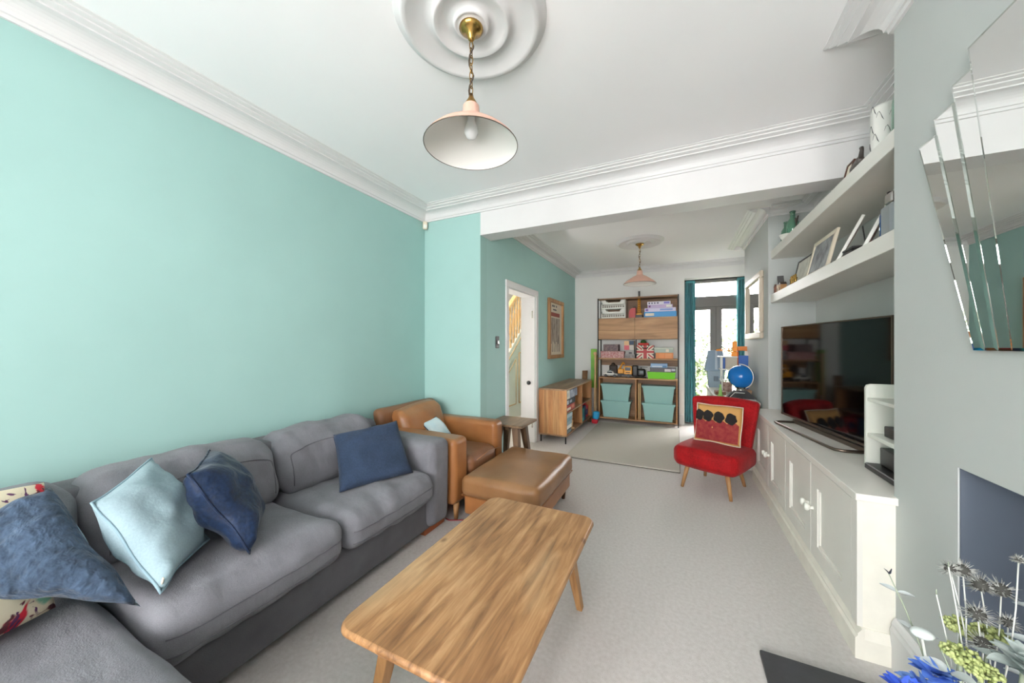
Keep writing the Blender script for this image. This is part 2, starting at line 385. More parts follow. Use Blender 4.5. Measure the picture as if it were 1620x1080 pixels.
# bay wall behind the camera with three tall sash openings
wx = [(-1.85, -1.25), (-.85, -.1), (.3, .9)]; wz = (.62, 2.38)
mb = MB().box(XL-.15, XA+.25, YK-.3, YK, 0, wz[0]).box(XL-.15, XA+.25, YK-.3, YK, wz[1], Z1)
e = [XL-.15]+[q for p in wx for q in p]+[XA+.25]
for i in range(0, len(e), 2): mb.box(e[i], e[i+1], YK-.3, YK, *wz)
struct('wall_front', mb, 'wall_white')
for i, (a, b) in enumerate(wx):
    o = struct('window_%d' % (i+2), MB().box(a, b, YK-.2, YK-.15, wz[0], wz[0]+.07).box(a, b, YK-.2, YK-.15, wz[1]-.07, wz[1]).box(a, a+.06, YK-.2, YK-.15, *wz).box(b-.06, b, YK-.2, YK-.15, *wz).box(a, b, YK-.2, YK-.15, 1.45, 1.51), 'trim')
    struct('pane', MB().box(a+.06, b-.06, YK-.18, YK-.175, wz[0]+.07, wz[1]-.07), 'glass', o)
# chimney breasts
fy0, fy1, fz = .80, 1.587, .915
mb = MB().box(XB, XA, b1[0], fy0, 0, Z1).box(XB, XA, fy1, b1[1], 0, Z1).box(XB, XA, fy0, fy1, fz, Z1)
struct('wall_chimney_breast', mb, 'wall_grey')
struct('fireplace_recess', MB().box(1.10, 1.13, fy0-.005, fy1+.005, 0, fz+.01).box(XB+.004, 1.12, fy1-.004, fy1+.02, .0, fz).box(XB+.004, 1.12, fy0-.02, fy0+.004, 0, fz).box(XB+.004, 1.12, fy0, fy1, fz-.004, fz+.02).box(XB, 1.12, fy0, fy1, 0, .012), 'recess')
struct('wall_chimney_breast_rear', MB().box(XB, XA, b2[0], b2[1], 0, Z2), 'wall_grey')
# beam between the rooms
struct('beam', MB().box(XN, XA, YN, YBR, 2.363, Z1), 'trim')
# hearth
o = struct('hearth', MB().rbox(.315, XB-.001, .55, 1.76, .0, .022, .004), 'slate')

def sweep(path, prof, closed=False):
    """profile (out, z) swept along a horizontal polyline; 'out' is to the left of travel"""
    n = len(path); P = [Vector(p) for p in path]; rows = []
    for i in range(n):
        dirs = []
        if i > 0: dirs.append((P[i]-P[i-1]).normalized())
        if i < n-1: dirs.append((P[i+1]-P[i]).normalized())
        ns = [Vector((-d.y, d.x)) for d in dirs]
        if len(ns) == 2: m = (ns[0]+ns[1]); m = m/(m.dot(ns[0]))
        else: m = ns[0]
        rows.append([(P[i].x+m.x*o_, P[i].y+m.y*o_, z) for o_, z in prof])
    k = len(prof); mb = MB(); vs = [p for r in rows for p in r]; fs = []
    for i in range(n-1):
        for j in range(k):
            j2 = (j+1) % k
            fs.append((i*k+j, i*k+j2, (i+1)*k+j2, (i+1)*k+j))
    fs.append(tuple(range(k))); fs.append(tuple(range(n*k-1, (n-1)*k-1, -1)))
    return mb.add(vs, fs)
def cornice(z, s=1.0, h=.118):
    pr = [(0, -h), (.012, -h), (.014, -h+.016), (.022, -h+.018)]
    for i in range(7):
        t = i/6*PI/2
        pr.append((.022+.07*(1-math.cos(t)), -h+.018+(.058)*math.sin(t)))
    pr += [(.102, -.042), (.102, -.034), (.116, -.03), (.128, -.026), (.128, -.019), (.142, -.016), (.15, -.013), (.15, -.007), (.165, -.003), (.165, 0.0), (0, 0)]
    return [(a*s, z+b) for a, b in pr]
c1 = cornice(Z1, 1.05)
# travelling so that the room is on the left
path = [(XB, b1[0]), (XB, b1[1]), (XA, b1[1]), (XA, YN), (XL, YN), (XL, YK)]
struct('trim_1', sweep(path, c1), 'trim')
struct('trim_2', sweep([(XA, YK), (XA, b1[0]), (XB, b1[0])], c1), 'trim')
c2 = cornice(Z2, 1.0, .075)
struct('trim_3', sweep([(XB, b2[0]-.05), (XB, b2[1]), (XA, b2[1]), (XA, YF), (XN, YF), (XN, YBR)], cornice(Z2, 1.05, .078)), 'trim')
struct('trim_4', sweep([(XA, YBR), (XA, b2[0]), (XB, b2[0])], cornice(Z2, .9, .078)), 'trim')
# skirting
def skirt(h=.17): return [(0, 0), (.02, 0), (.02, h-.045), (.016, h-.03), (.016, h-.02), (.01, h-.006), (.006, h), (0, h)]
struct('baseboard_right', sweep([(XB, fy1+.012), (XB, b1[1]-.02)], skirt(.20)), 'trim')
struct('baseboard_left', sweep([(XN, YN), (XL, YN), (XL, YK)], skirt()), 'trim')
struct('baseboard_far', sweep([(ox0-.01, YF), (XN, YF), (XN, dy1+.07)], skirt()), 'trim')
struct('baseboard_right_rear', sweep([(XB, b2[0]-.02), (XB, b2[1]), (XA, b2[1]), (XA, YF)], skirt(.19)), 'trim')

# doorway to the hall: casing and lining
cs = MB()
for (a, b, z0, z1) in ((dy0-.062, dy0, 0, dz), (dy1, dy1+.075, 0, dz), (dy0-.062, dy1+.075, dz, dz+.075)):
    cs.rbox(XN, XN+.02, a, b, z0, z1, .005)
o = struct('door_1', cs, 'trim')
struct('lining', MB().box(XN-.13, XN, dy0, dy0+.012, 0, dz).box(XN-.20, XN, dy1-.012, dy1, 0, dz).box(XN-.18, XN, dy0, dy1, dz-.012, dz), 'trim', o)
struct('hinge', MB().box(XN-.045, XN-.025, dy1-.016, dy1-.010, 1.66, 1.76).box(XN-.045, XN-.025, dy1-.016, dy1-.010, .2, .3), 'silver', o)
struct('door_knob', MB().lathe([(.012, 0), (.012, .02), (.026, .03), (.028, .045), (.016, .056), (0, .058)], seg=16, M4=T(XN-.07, dy1-.012, .80, rx=PI/2)), 'black', o)

# hall beyond the doorway
HX = -2.62
struct('wall_hall', MB().box(-3.5, -3.4, 2.9, 8.0, 0, 3.6).box(-3.5, XN-.12, 7.9, 8.0, 0, 3.6).box(-3.5, XN-.12, YN+.12, YN+.2, 0, 3.6).box(XN-.24, XN-.12, YF, 8, 0, 3.6), 'wall_white')
struct('ceiling', MB().box(-3.6, XN-.12, YN, 8.1, 3.6, 3.7).box(XN-.14, XN, YN+.12, 8.1, Z1, 3.6).box(-3.6, XN, YN+.0, YN+.12, Z1, 3.6), 'ceiling')
st = thing('staircase', 'white panelled staircase with turned wooden balusters in the hall', 'staircase', (HX, 5.0, 0))
sl = .77; zs = lambda y: 1.12+(y-5.24)*sl
Lc = lambda y, z: (y-5.0, z)
string = [(4.2, zs(4.2)), (7.3, zs(7.3)), (7.3, zs(7.3)-.24), (4.2, zs(4.2)-.24)]
MB().prism([Lc(*p) for p in string], -.02, .025, 'x').build('string_board', 'paint', st)
MB().prism([Lc(*p) for p in [(4.2, zs(4.2)-.10), (7.3, zs(7.3)-.10), (7.3, zs(7.3)-.115), (4.2, zs(4.2)-.115)]], .025, .034, 'x').build('moulding', 'pale_wood', st)
MB().prism([Lc(*p) for p in [(3.9, 0), (7.3, 0), (7.3, zs(7.3)-.2), (4.1, zs(4.1)-.2), (3.9, .0)]], -.03, .0, 'x').build('spandrel', 'paint', st)
for (y0, y1) in ((5.30, 5.62), (5.76, 5.98)):
    zt0, zt1 = zs(y0)-.36, min(zs(y1)-.36, 1.18)
    pn = MB().prism([Lc(*p) for p in [(y0, .25), (y1, .25), (y1, zt1), (y0+(y1-y0)*.55, zt1), (y0, zt0)]], .0, .012, 'x')
    pn.build('panel', 'paint', st)
    fr = MB(); rim = [(y0, .25), (y1, .25), (y1, zt1), (y0, zt0)]
    for a, b in zip(rim, rim[1:]+rim[:1]): fr.tube([(.012, *Lc(*a)), (.012, *Lc(*b))], .009, 6)
    fr.build('panel_moulding', 'pale_wood', st)
y = 4.5
bal = None
while y < 7.2:
    h0 = zs(y)-.005; prof = [(.018, 0), (.018, .12), (.026, .13), (.014, .16), (.022, .26), (.027, .33), (.016, .46), (.024, .5), (.012, .56), (.018, .6), (.018, .76)]
    if bal is None:
        bal = MB().lathe(prof, seg=10).build('baluster', 'pale_wood', st); bal.location = (0, y-5, h0)
    else:
        q = bal.copy(); C.objects.link(q); q.location = (0, y-5, h0)
    y += .115
hr = MB().prism([(-.035, 0), (.035, 0), (.035, .05), (.015, .075), (-.015, .075), (-.035, .05)], 0, 4.0, 'y', M4=T(0, 4.3-5, zs(4.3)+.73, rx=math.atan(sl))).build('handrail', 'pale_wood', st)
steps = MB()
for i in range(14):
    y = 4.25+i*.22; steps.box(-.78, -.02, y, y+.24, zs(y)-.3, zs(y)-.05)
steps.build('tread', 'cream', st)
area('hall_lamp', (-2.3, 4.9, 2.9), (0, 0, 0), .5, .5, 34, (1, .85, .72))

# garden door: window_1
o = struct('window_1', MB().box(ox0, ox1, 6.46, 6.53, oz-.06, oz).box(ox0, ox0+.06, 6.46, 6.53, 0, oz).box(ox1-.06, ox1, 6.46, 6.53, 0, oz).box(ox0, ox1, 6.45, 6.53, 1.93, 2.10).box(ox0, ox1, 6.44, 6.53, 0, .06), 'window_grey')
struct('pane', MB().box(ox0+.06, ox1-.06, 6.49, 6.495, 2.1, oz-.06), 'glass', o)
mid = .575
for (a, b) in ((ox0+.06, mid), (mid, ox1-.06)):
    d = struct('door_leaf', MB().rbox(a, a+.085, 6.465, 6.515, .06, 1.93, .004).rbox(b-.085, b, 6.465, 6.515, .06, 1.93, .004).rbox(a+.08, b-.08, 6.466, 6.514, .06, .22, .004).rbox(a+.08, b-.08, 6.466, 6.514, 1.88, 1.93, .004), 'window_grey', o)
    struct('pane', MB().box(a+.085, b-.085, 6.488, 6.493, .22, 1.88), 'glass', d)
struct('door_handle', MB().rbox(mid-.045, mid-.02, 6.455, 6.467, .95, 1.12, .003).cyl((mid-.033, 6.46, 1.05), (mid-.033, 6.42, 1.05), .008).cyl((mid-.033, 6.42, 1.05), (mid-.15, 6.42, 1.05), .008), 'silver', o)
# garden
struct('patio', MB().box(-6, 8, 6.6, 9.0, -.25, -.12), col((190, 184, 174), .8, var=.1))
struct('lawn', MB().box(-12, 14, 9.0, 22, -.25, -.15), mat('lawn', (92, 118, 62), .9, var=.3, vscale=4))
def foliage(c, R, n, s, seed):
    rnd = random.Random(seed); mb = MB()
    for i in range(n):
        d = Vector((rnd.gauss(0, 1), rnd.gauss(0, 1), rnd.gauss(0, 1))).normalized()*(rnd.random()**.4)
        p = Vector(c)+Vector((d.x*R[0], d.y*R[1], d.z*R[2]))
        q = Matrix.Rotation(rnd.random()*6.28, 4, 'Z') @ Matrix.Rotation(rnd.uniform(-1.2, 1.2), 4, 'X')
        l = s*rnd.uniform(.6, 1.3)
        vs = [p+(q @ Vector(v)).to_3d() for v in ((0, -l, 0), (l*.45, 0, .1*l), (0, l, 0), (-l*.45, 0, .1*l))]
        mb.add(vs, [(0, 1, 2), (0, 2, 3)])
    return mb
leafm = mat('garden_leaf', (84, 96, 64), .6, var=.3, vscale=2)
for i, (x, y, z, R) in enumerate(((.15, 9.8, .9, (.75, .6, 1.1)), (1.75, 10.2, 1.0, (.8, .7, 1.3)), (-1.6, 10.0, 1.0, (.9, .7, 1.4)))):
    lb = ('pale leafy garden shrub seen through the left door pane', 'pale leafy garden shrub seen through the right door pane', 'leafy garden shrub standing behind the far wall outside')[i]
    t = thing('garden_shrub', lb, 'shrub', (x, y, -.13))
    foliage((0, 0, z+.13), R, 2600, .07, i).build('foliage', leafm, t)
    MB().cyl((0, 0, 0), (.05, 0, z+.2), .05, .03).build('stem', 'oak_dark', t)

# wall fixings
t = thing('light_switch', 'small black and chrome light switch on the green wall beside the doorway', 'light switch', (XN, 3.21, 1.27))
MB().rbox(0, .008, -.037, .037, 0, .125, .003).build('plate', 'black', t)
MB().rbox(.008, .02, -.018, .018, .045, .08, .003).build('toggle', 'silver', t)
t = thing('motion_sensor', 'small cream motion sensor in the corner under the cornice', 'sensor', (XL+.03, YN-.03, 2.50))
MB().softbox(-.025, .025, -.022, .022, 0, .085, .018, 4, M4=T(rz=PI/4)).build('housing', 'cream', t)
MB().softbox(-.018, .018, -.026, -.02, .012, .045, .004, 3, M4=T(rz=PI/4)).build('lens', 'white_plastic', t)

# ceiling roses and pendants
def rose(x, y, z, R, label):
    pr = [(0, -.032), (.05, -.032), (.062, -.026), (.066, -.03), (.075, -.026), (.08, -.012), (.11, -.014), (.14, -.022), (.155, -.03), (.165, -.028), (.17, -.014), (.20, -.012), (.24, -.016), (.27, -.028), (.285, -.032), (.295, -.026), (.302, -.012), (.32, -.008), (.325, 0)]
    o = MB().lathe([(r*R/.325, q) for r, q in pr], seg=64).build('ceiling_rose', 'trim'); o.location = (x, y, z)
    tag(o, label, 'ceiling rose')
rose(-.80, 1.265, Z1, .325, 'large round white plaster ceiling rose above the sofa and coffee table')
rose(-.426, 4.66, Z2, .29, 'white plaster ceiling rose in the rear room above the rug')
def pendant(x, y, ztop, zneck, zrim, R, label, tilt=0):
    t = thing('pendant_lamp', label, 'lamp', (x, y, zrim))
    H = ztop-zrim; hn = zneck-zrim
    MB().lathe([(0, H), (.05, H), (.052, H-.008), (.04, H-.018), (.022, H-.028), (.014, H-.05), (.008, H-.058), (0, H-.06)], seg=24).build('ceiling_cap', 'brass', t)
    z = H-.06; zb = hn+.045; ch = MB(); n = int((z-zb)/.03)
    for i in range(n):
        zz = z-(i+.5)*(z-zb)/n; L_ = (z-zb)/n*.68; ring = []
        for k in range(10):
            a = 2*PI*k/10; p = Vector((.008*math.cos(a), 0, L_*math.sin(a)))
            if i % 2: p = Vector((0, p.x, p.z))
            ring.append((p.x, p.y, zz+p.z))
        ch.tube(ring, .0022, 5, closed=True)
    ch.build('chain', 'brass', t)
    MB().tube([(.010*math.sin(i*.8), .010*math.cos(i*.8), z+(zb-z)*i/14) for i in range(15)], .0035, 6).build('flex', mat('flex', (70, 60, 52), .7), t)
    MB().lathe([(0, hn+.05), (.008, hn+.048), (.012, hn+.03), (.028, hn+.004), (.03, hn-.004), (0, hn-.004)], seg=20).build('gallery', 'brass', t)
    k = R/.2
    outp = [(.03, hn), (.034, hn-.005), (.038*k, hn-.045), (.045*k, hn-.06), (.075*k, hn*.58), (.12*k, hn*.41), (.165*k, hn*.225), (.192*k, hn*.08), (R, 0)]
    sh = MB().lathe(outp, seg=48).build('shade', 'copper', t)
    MB().lathe([(a-.003, b-.003) for a, b in outp[:-1]]+[(R-.002, .0)], seg=48).build('inner_enamel', 'enamel', sh)
    MB().tube([(R*math.cos(a*2*PI/48), R*math.sin(a*2*PI/48), 0) for a in range(48)], .0018, 6, closed=True).build('rim', 'bronze', sh)
    MB().lathe([(0, hn*.18), (.018, hn*.2), (.03, hn*.32), (.03, hn*.42), (.018, hn*.6), (.016, hn*.75)], seg=16).build('bulb', 'bulb', t)
pendant(-.80, 1.265, Z1-.03, 2.335, 2.158, .2, 'copper and white enamel pendant lamp hanging large over the sofa')
pendant(-.426, 4.66, Z2-.03, 2.25, 2.08, .198, 'small-looking copper pendant lamp hanging in the rear room')

# ------------------------------------------------------------------ rug
t = thing('rug', 'flat pale grey woven rug in the rear room', 'rug', (-.57, 4.9, 0))
MB().softbox(-.60, .60, -1.01, .95, .004, .02, .008, 6, nz=.0).build('pile', 'rug', t)
MB().rbox(-.604, .604, -1.014, .954, 0, .006, .002).build('backing', 'rug_edge', t)
# ------------------------------------------------------------------ built-in cabinet
CX = .70; CZ = .685
t = thing('alcove_cabinet', 'long white built-in cabinet with panelled doors in the alcove under the television', 'cabinet', (CX, 1.94, 0))
MB().box(.0, XA-CX-.002, 0, 2.135, .02, .655).build('body', 'paint', t)
MB().box(-.018, .0, -.012, .04, .125, .655).build('corner_stile', 'paint', t)
MB().box(-.0, .119, -.012, 0, .02, .655).build('end_panel', 'paint_worn', t)
MB().box(-.018, .0, 2.052, 2.135, .125, .655).build('corner_stile', 'paint', t)
MB().box(-.018, .0, .04, 2.052, .642, .655).build('top_rail', 'paint', t)
pr = [(-.005, 0), (-.028, 0), (-.028, .085), (-.022, .095), (-.022, .105), (-.008, .125), (-.002, .128), (-.002, 0)]
MB().prism([(-.03, 0), (.0, 0), (.0, .125), (-.008, .125), (-.022, .105), (-.022, .095), (-.03, .085)], -.03, 2.135, 'y').build('plinth', 'paint_worn', t)
MB().prism([(-.03, 0), (-.012, 0), (-.012, .125), (-.018, .125), (-.024, .105), (-.03, .085)], -.0, .119, 'x').build('plinth', 'paint_worn', t)
o = MB().rbox(-.028, XA-CX-.002, -.03, 2.135, .655, CZ, .002).build('worktop', 'paint', t); bev(o, .01, 3)
for i in range(4):
    y0 = .04+i*.503; y1 = y0+.497
    a, b, c_, e_ = y0+.095, y1-.095, .215, .53
    dm = MB().box(-.018, -.002, y0+.002, a, .135, .64).box(-.018, -.002, b, y1-.002, .135, .64).box(-.018, -.002, a, b, e_, .64).box(-.018, -.002, a, b, .135, c_)
    d = dm.build('door', 'paint', t)
    fr = MB()
    for (p0, p1, q0, q1) in ((a, b, e_-.012, e_), (a, b, c_, c_+.012), (a, a+.012, c_+.012, e_-.012), (b-.012, b, c_+.012, e_-.012)):
        fr.rbox(-.013, -.002, p0, p1, q0, q1, .003)
    fr.build('panel_moulding', 'paint', d)
    MB().box(-.004, -.001, a+.01, b-.01, c_+.01, e_-.01).build('panel', 'paint', d)
    ky = y1-.032 if i % 2 == 0 else y0+.032
    MB().lathe([(.010, 0), (.009, .014), (.009, .014), (.018, .02), (.021, .028), (.017, .037), (0, .04)], seg=16, M4=T(-.018, ky, .40, ry=-PI/2)).build('knob', 'white_plastic', d)

# floating shelves
def fshelf(z, label):
    o = MB().rbox(0, XA-.822, 0, b2[0]-b1[1]-.004, -.08, 0, .002).build('floating_shelf', 'paint'); o.location = (.82, b1[1]+.002, z); tag(o, label, 'shelf', 'alcove shelves')
ZU, ZLo = 2.208, 1.787
fshelf(ZU, 'upper thick white floating shelf in the alcove above the television')
fshelf(ZLo, 'lower thick white floating shelf in the alcove above the television')

# ------------------------------------------------------------------ television
A, B = Vector((.80, 3.60, 0)), Vector((1.0, 2.43, 0)); wv = (A-B).length; ang = math.atan2((A-B).y, (A-B).x)
t = thing('television', 'large flat black television on a looped metal stand', 'television', ((A.x+B.x)/2, (A.y+B.y)/2, CZ), ang-PI/2)
# local: y along width, -x towards the room
z0, z1 = .04, .77
MB().rbox(0, .035, -wv/2, wv/2, z0, z1, .006).build('casing', 'black', t)
MB().box(-.002, .0, -wv/2+.010, wv/2-.010, z0+.016, z1-.010).build('screen', 'screen', t)
fr = MB()
for (y0, y1, q0, q1) in ((-wv/2, wv/2, z0, z0+.015), (-wv/2, wv/2, z1-.008, z1), (-wv/2, -wv/2+.008, z0, z1), (wv/2-.008, wv/2, z0, z1)): fr.box(-.006, .002, y0, y1, q0, q1)
fr.build('bezel', 'bronze', t)
lp = [(.02, -.40, .009), (-.10, -.40, .009), (-.135, -.375, .009), (-.14, -.34, .009), (-.14, .34, .009), (-.135, .375, .009), (-.10, .40, .009), (.02, .40, .009)]
MB().tube(lp, .009, 8).build('stand_loop', 'bronze', t)
MB().rbox(.0, .04, -.42, .42, 0, .03, .004).rbox(.005, .03, -.06, .06, .0, .08, .004).build('stand_bar', 'bronze', t)

# small open shelf unit with set-top boxes
t = thing('media_shelf', 'small cream open shelf unit on the cabinet beside the television', 'shelf unit', (.863, 1.955, CZ))
SW = .405
def side(y): return MB().prism([(0, 0), (.25, 0), (.25, .42), (.02, .42), (.006, .414), (0, .40)], y, y+.016, 'y')
side(SW-.016).build('side_panel', col((224, 227, 218)), t); side(0).build('side_panel', col((224, 227, 218)), t)
MB().rbox(0.004, .25, .016, SW-.016, .335, .352, .002).build('shelf', col((224, 227, 218)), t)
MB().rbox(0.004, .25, .016, SW-.016, .155, .175, .002).build('shelf', col((224, 227, 218)), t)
MB().box(.242, .25, .016, SW-.016, 0, .42).build('back_panel', col((224, 227, 218)), t)
o = tag(MB().rbox(0, .16, 0, .27, 0, .05, .003).build('set_top_box', 'black'), 'black set-top box on the middle tier of the cream shelf unit', 'media box'); o.location = (.905, 2.01, CZ+.175)
o = tag(MB().rbox(0, .18, 0, .30, 0, .085, .004).build('media_player', mat('player', (34, 33, 34), .35)), 'thicker black media player on the bottom tier of the cream shelf unit', 'media box'); o.location = (.9, 2.005, CZ+.030)
o = tag(MB().rbox(0, .24, 0, .345, 0, .028, .004).build('disc_player', 'black'), 'slim black disc player under the thicker media player', 'disc player'); o.location = (.852, 1.985, CZ)
t = thing('loudspeaker', 'tall narrow black speaker on top of the cream shelf unit', 'speaker', (.955, 2.17, CZ+.352))
MB().rbox(-.035, .035, -.05, .05, 0, .14, .005).build('cabinet', 'black', t)
for k in range(4): MB().cyl((-.036, 0, .03+k*.028), (-.040, 0, .03+k*.028), .011, seg=12).build('driver', 'black_metal', t)

# ------------------------------------------------------------------ fan mirror over the fireplace
t = thing('fan_mirror', 'large stepped art deco wall mirror above the fireplace', 'mirror', (XB, 1.2, 1.285))
tops = [(1.742, 1.655, 2.005), (1.664, 1.575, 2.061), (1.579, 1.495, 2.117)]; bots = [1.490, 1.449, 1.404, 1.352]
pan = []
for i, (ya, yb, z) in enumerate(tops):
    zt = z-1.285; yn_top = [1.664, 1.579, 1.5][i]
    f_ = (zt)/([2.061, 2.117, 2.178][i]-1.285)
    inner = bots[i+1]+(yn_top-bots[i+1])*f_
    pan.append([(bots[i]-1.2, 0), (ya-1.2, zt), (inner-1.2, zt), (bots[i+1]-1.2, 0)])
cp = [(.152, 0), (.30, .893), (-.30, .893), (-.152, 0)]
allp = pan+[cp]+[[(-y, z) for y, z in p][::-1] for p in pan]
for k, p in enumerate(allp):
    xo = -.018 if len(p) and k != 3 else -.024
    o = MB().prism(p, xo, -.002, 'x').build('mirror_panel', 'bevel', t)
    cx_ = sum(q[0] for q in p)/4; cz_ = sum(q[1] for q in p)/4
    def ins(q, d=.012):
        v = Vector((cx_-q[0], cz_-q[1])); return q
    # inset face
    P = [Vector(q) for q in p]; n = len(P); inner = []
    area2 = sum(P[i].x*P[(i+1) % n].y-P[(i+1) % n].x*P[i].y for i in range(n)); sgn = 1 if area2 > 0 else -1
    for i in range(n):
        d0 = (P[i]-P[i-1]).normalized(); d1 = (P[(i+1) % n]-P[i]).normalized()
        n0 = Vector((-d0.y, d0.x))*sgn; n1 = Vector((-d1.y, d1.x))*sgn; m = n0+n1; m = m/m.dot(n0); inner.append(P[i]+m*.008)
    vs = [(xo, q.x, q.y) for q in P]+[(xo-.002, q.x, q.y) for q in inner]
    fs = [(i, (i+1) % n, n+(i+1) % n, n+i) for i in range(n)]
    if sgn > 0: fs = [f[::-1] for f in fs]
    mbv = MB().add(vs, fs); mbv.cur = 1
    mbv.add([(xo-.002, q.x, q.y) for q in inner], [tuple(range(n)) if sgn < 0 else tuple(range(n-1, -1, -1))])
    mbv.build('bevelled_face', ['bevel', 'mirror'], o)

# ------------------------------------------------------------------ sofa
t = thing('corner_sofa', 'large grey fabric corner sofa with chaise along the green wall', 'sofa', (-1.9, .9, 0))
ox, oy = -1.9, .9
def S(mb, name, m, par=t): return mb.build(name, m, par)
def sb(x0, x1, y0, y1, z0, z1, **k): return MB().softbox(x0-ox, x1-ox, y0-oy, y1-oy, z0, z1, **k)
S(sb(-2.36, -1.52, -.30, 2.03, .045, .30, r=.03, n=8), 'base', 'sofa_dark')
S(sb(-1.62, -.74, -.30, .47, .045, .30, r=.03, n=8), 'chaise_base', 'sofa_dark')
S(sb(-2.365, -2.10, -.30, 1.98, .20, .735, r=.05, n=10, nz=.008, ns=3), 'back_frame', 'sofa_dark')
def armfn(out, p, h):
    return out
S(sb(-2.34, -1.475, 1.845, 2.055, .06, .64, r=.055, n=12, puff=(.006, .005, .008), nz=.005, ns=4, seed=4), 'arm', 'sofa')
def wr(seed, amp=.010):
    def f(out, p, h):
        k = noise.noise(Vector((out.x*3+seed, out.y*12+out.x*3, out.z*2)))*amp*1.5
        return out+Vector((k*.3, 0, k))
    return f
for i, (y0, y1) in enumerate(((.475, 1.165), (1.17, 1.845))):
    mbq = sb(-2.15, -1.435, y0, y1, .26, .455, r=.07, n=18, puff=(.018, .0, .02), nz=.009, ns=4, seed=i+1, fn=wr(i*5)); q = S(mbq, 'seat_cushion', 'sofa')
    ys = [y0+.03+(y1-y0-.06)*k/24 for k in range(25)]
    S(seam_on(mbq, [(0, y-oy, .375) for y in ys], (-1, 0, 0)), 'seam', 'sofa_dark', q)
    S(seam_on(mbq, [(0, y-oy, .315) for y in ys], (-1, 0, 0)), 'seam', 'sofa_dark', q)
q = S(sb(-2.15, -.72, -.29, .468, .24, .435, r=.06, n=18, puff=(.01, 0, .022), nz=.009, ns=4, seed=9, fn=wr(3, .008)), 'chaise_cushion', 'sofa')
def backfn(seed):
    def f(out, p, h):
        k = .05*(p.z/h.z)
        w_ = noise.noise(Vector((out.x*1.5+seed, out.y*15+out.z*6, out.z*3+seed)))*.024*(1-.3*abs(p.y/h.y))
        return out+Vector((-k+w_, 0, w_*.6))
    return f
for i, (y0, y1) in enumerate(((-.28, .47), (.475, 1.18), (1.185, 1.86))):
    mbq = sb(-2.24, -1.98, y0, y1, .44, .775, r=.085, n=18, puff=(.045, .0, .02), nz=.012, ns=5, seed=20+i, fn=backfn(i*7)); q = S(mbq, 'back_cushion', 'sofa')
    ym = (y0+y1)/2; hw = (y1-y0)/2-.05
    pts = [(0, y0+.05-oy, z) for z in (.50, .55, .60, .65)]+[(0, ym+hw*math.sin(t_)-oy, .65+.065*math.cos(t_)**.7) for t_ in [-PI/2+.12+(PI-.24)*k/22 for k in range(23)]]+[(0, y1-.05-oy, z) for z in (.65, .60, .55, .50)]
    S(seam_on(mbq, pts, (-1, 0, 0)), 'seam', 'sofa_dark', q)
for (x0, x1, y0, y1) in ((-1.72, -1.545, 1.86, 2.08), (-2.34, -2.2, 1.86, 2.0), (-2.34, -2.2, -.27, -.1), (-.95, -.8, -.27, -.1), (-.95, -.8, .3, .45)):
    S(MB().rbox(x0-ox, x1-ox, y0-oy, y1-oy, 0, .05, .004), 'foot', mat('foot_wood', (150, 84, 52), .5))

# ------------------------------------------------------------------ scatter cushions on the sofa
def cushion(name, c4, th, m, label, seed, piping=None, back=None, nz=.006, ex=.42, n=22, pinch=.06):
    base = Vector((sum(p[0] for p in c4)/4, sum(p[1] for p in c4)/4, min(p[2] for p in c4)))
    t = thing(name, label, 'cushion', base)
    c = [Vector(p)-base for p in c4]
    mb = MB().pillow(c, th, n=n, seed=seed, nz=nz, ex=ex, pinch=pinch)
    cov = mb.build('cover', m, t)
    if piping: MB().tube(mb.ring, .0045, 6, closed=True).build('piping', piping, t)
    return t, mb
def floral_mat():
    m, nt, b = new_mat('floral'); N = nt.nodes; L = nt.links
    tc = N.new('ShaderNodeTexCoord'); prev = None
    base = lin((222, 208, 182))
    cur = None
    for i, (sc, lo, hi, c, off) in enumerate(((7, .56, .60, (128, 178, 150), 0), (9, .58, .62, (196, 28, 48), 3.3), (14, .575, .60, (96, 42, 50), 7.7), (11, .64, .67, (176, 140, 60), 11.1), (22, .59, .62, (86, 40, 82), 17.0))):
        mp = N.new('ShaderNodeMapping'); mp.inputs['Location'].default_value = (off, off*.7, off*1.3); L.new(tc.outputs['Object'], mp.inputs[0])
        n = N.new('ShaderNodeTexNoise'); n.inputs['Scale'].default_value = sc; n.inputs['Detail'].default_value = 3; n.inputs['Distortion'].default_value = .8; L.new(mp.outputs[0], n.inputs[0])
        r = N.new('ShaderNodeValToRGB'); r.color_ramp.elements[0].position = lo; r.color_ramp.elements[1].position = hi; L.new(n.outputs[0], r.inputs[0])
        mx = N.new('ShaderNodeMix'); mx.data_type = 'RGBA'; L.new(r.outputs[0], mx.inputs[0]); mx.inputs[7].default_value = (*lin(c), 1)
        if cur is None: mx.inputs[6].default_value = (*base, 1)
        else: L.new(cur, mx.inputs[6])
        cur = mx.outputs[2]
    L.new(cur, b.inputs['Base Color']); b.inputs['Roughness'].default_value = .85
    return m
M['floral'] = floral_mat()
cushion('floral_cushion', [(-2.02, .06, .84), (-2.09, .40, .80), (-1.78, .36, .47), (-1.62, .10, .475)], .15, 'floral', 'cream floral cushion on the chaise, half hidden behind the fluffy navy one', 1)
t, mb = cushion('fluffy_cushion', [(-1.99, .235, .72), (-1.90, .375, .825), (-1.53, .478, .475), (-1.78, .215, .60)],   .19, ['navy_fluffy', 'pale_blue'], 'large fluffy slate-blue cushion tipped against the floral cushion on the sofa', 2, nz=.011, ex=.36, pinch=.02)
t, mb = cushion('pale_blue_cushion', [(-1.76, .434, .775), (-2.03, .66, .815), (-1.772, .748, .49), (-1.53, .515, .485)], .17, 'pale_blue', 'pale blue piped cushion standing on its corner between two navy cushions', 3, piping=mat('piping_blue', (138, 166, 178), .8), nz=.012)
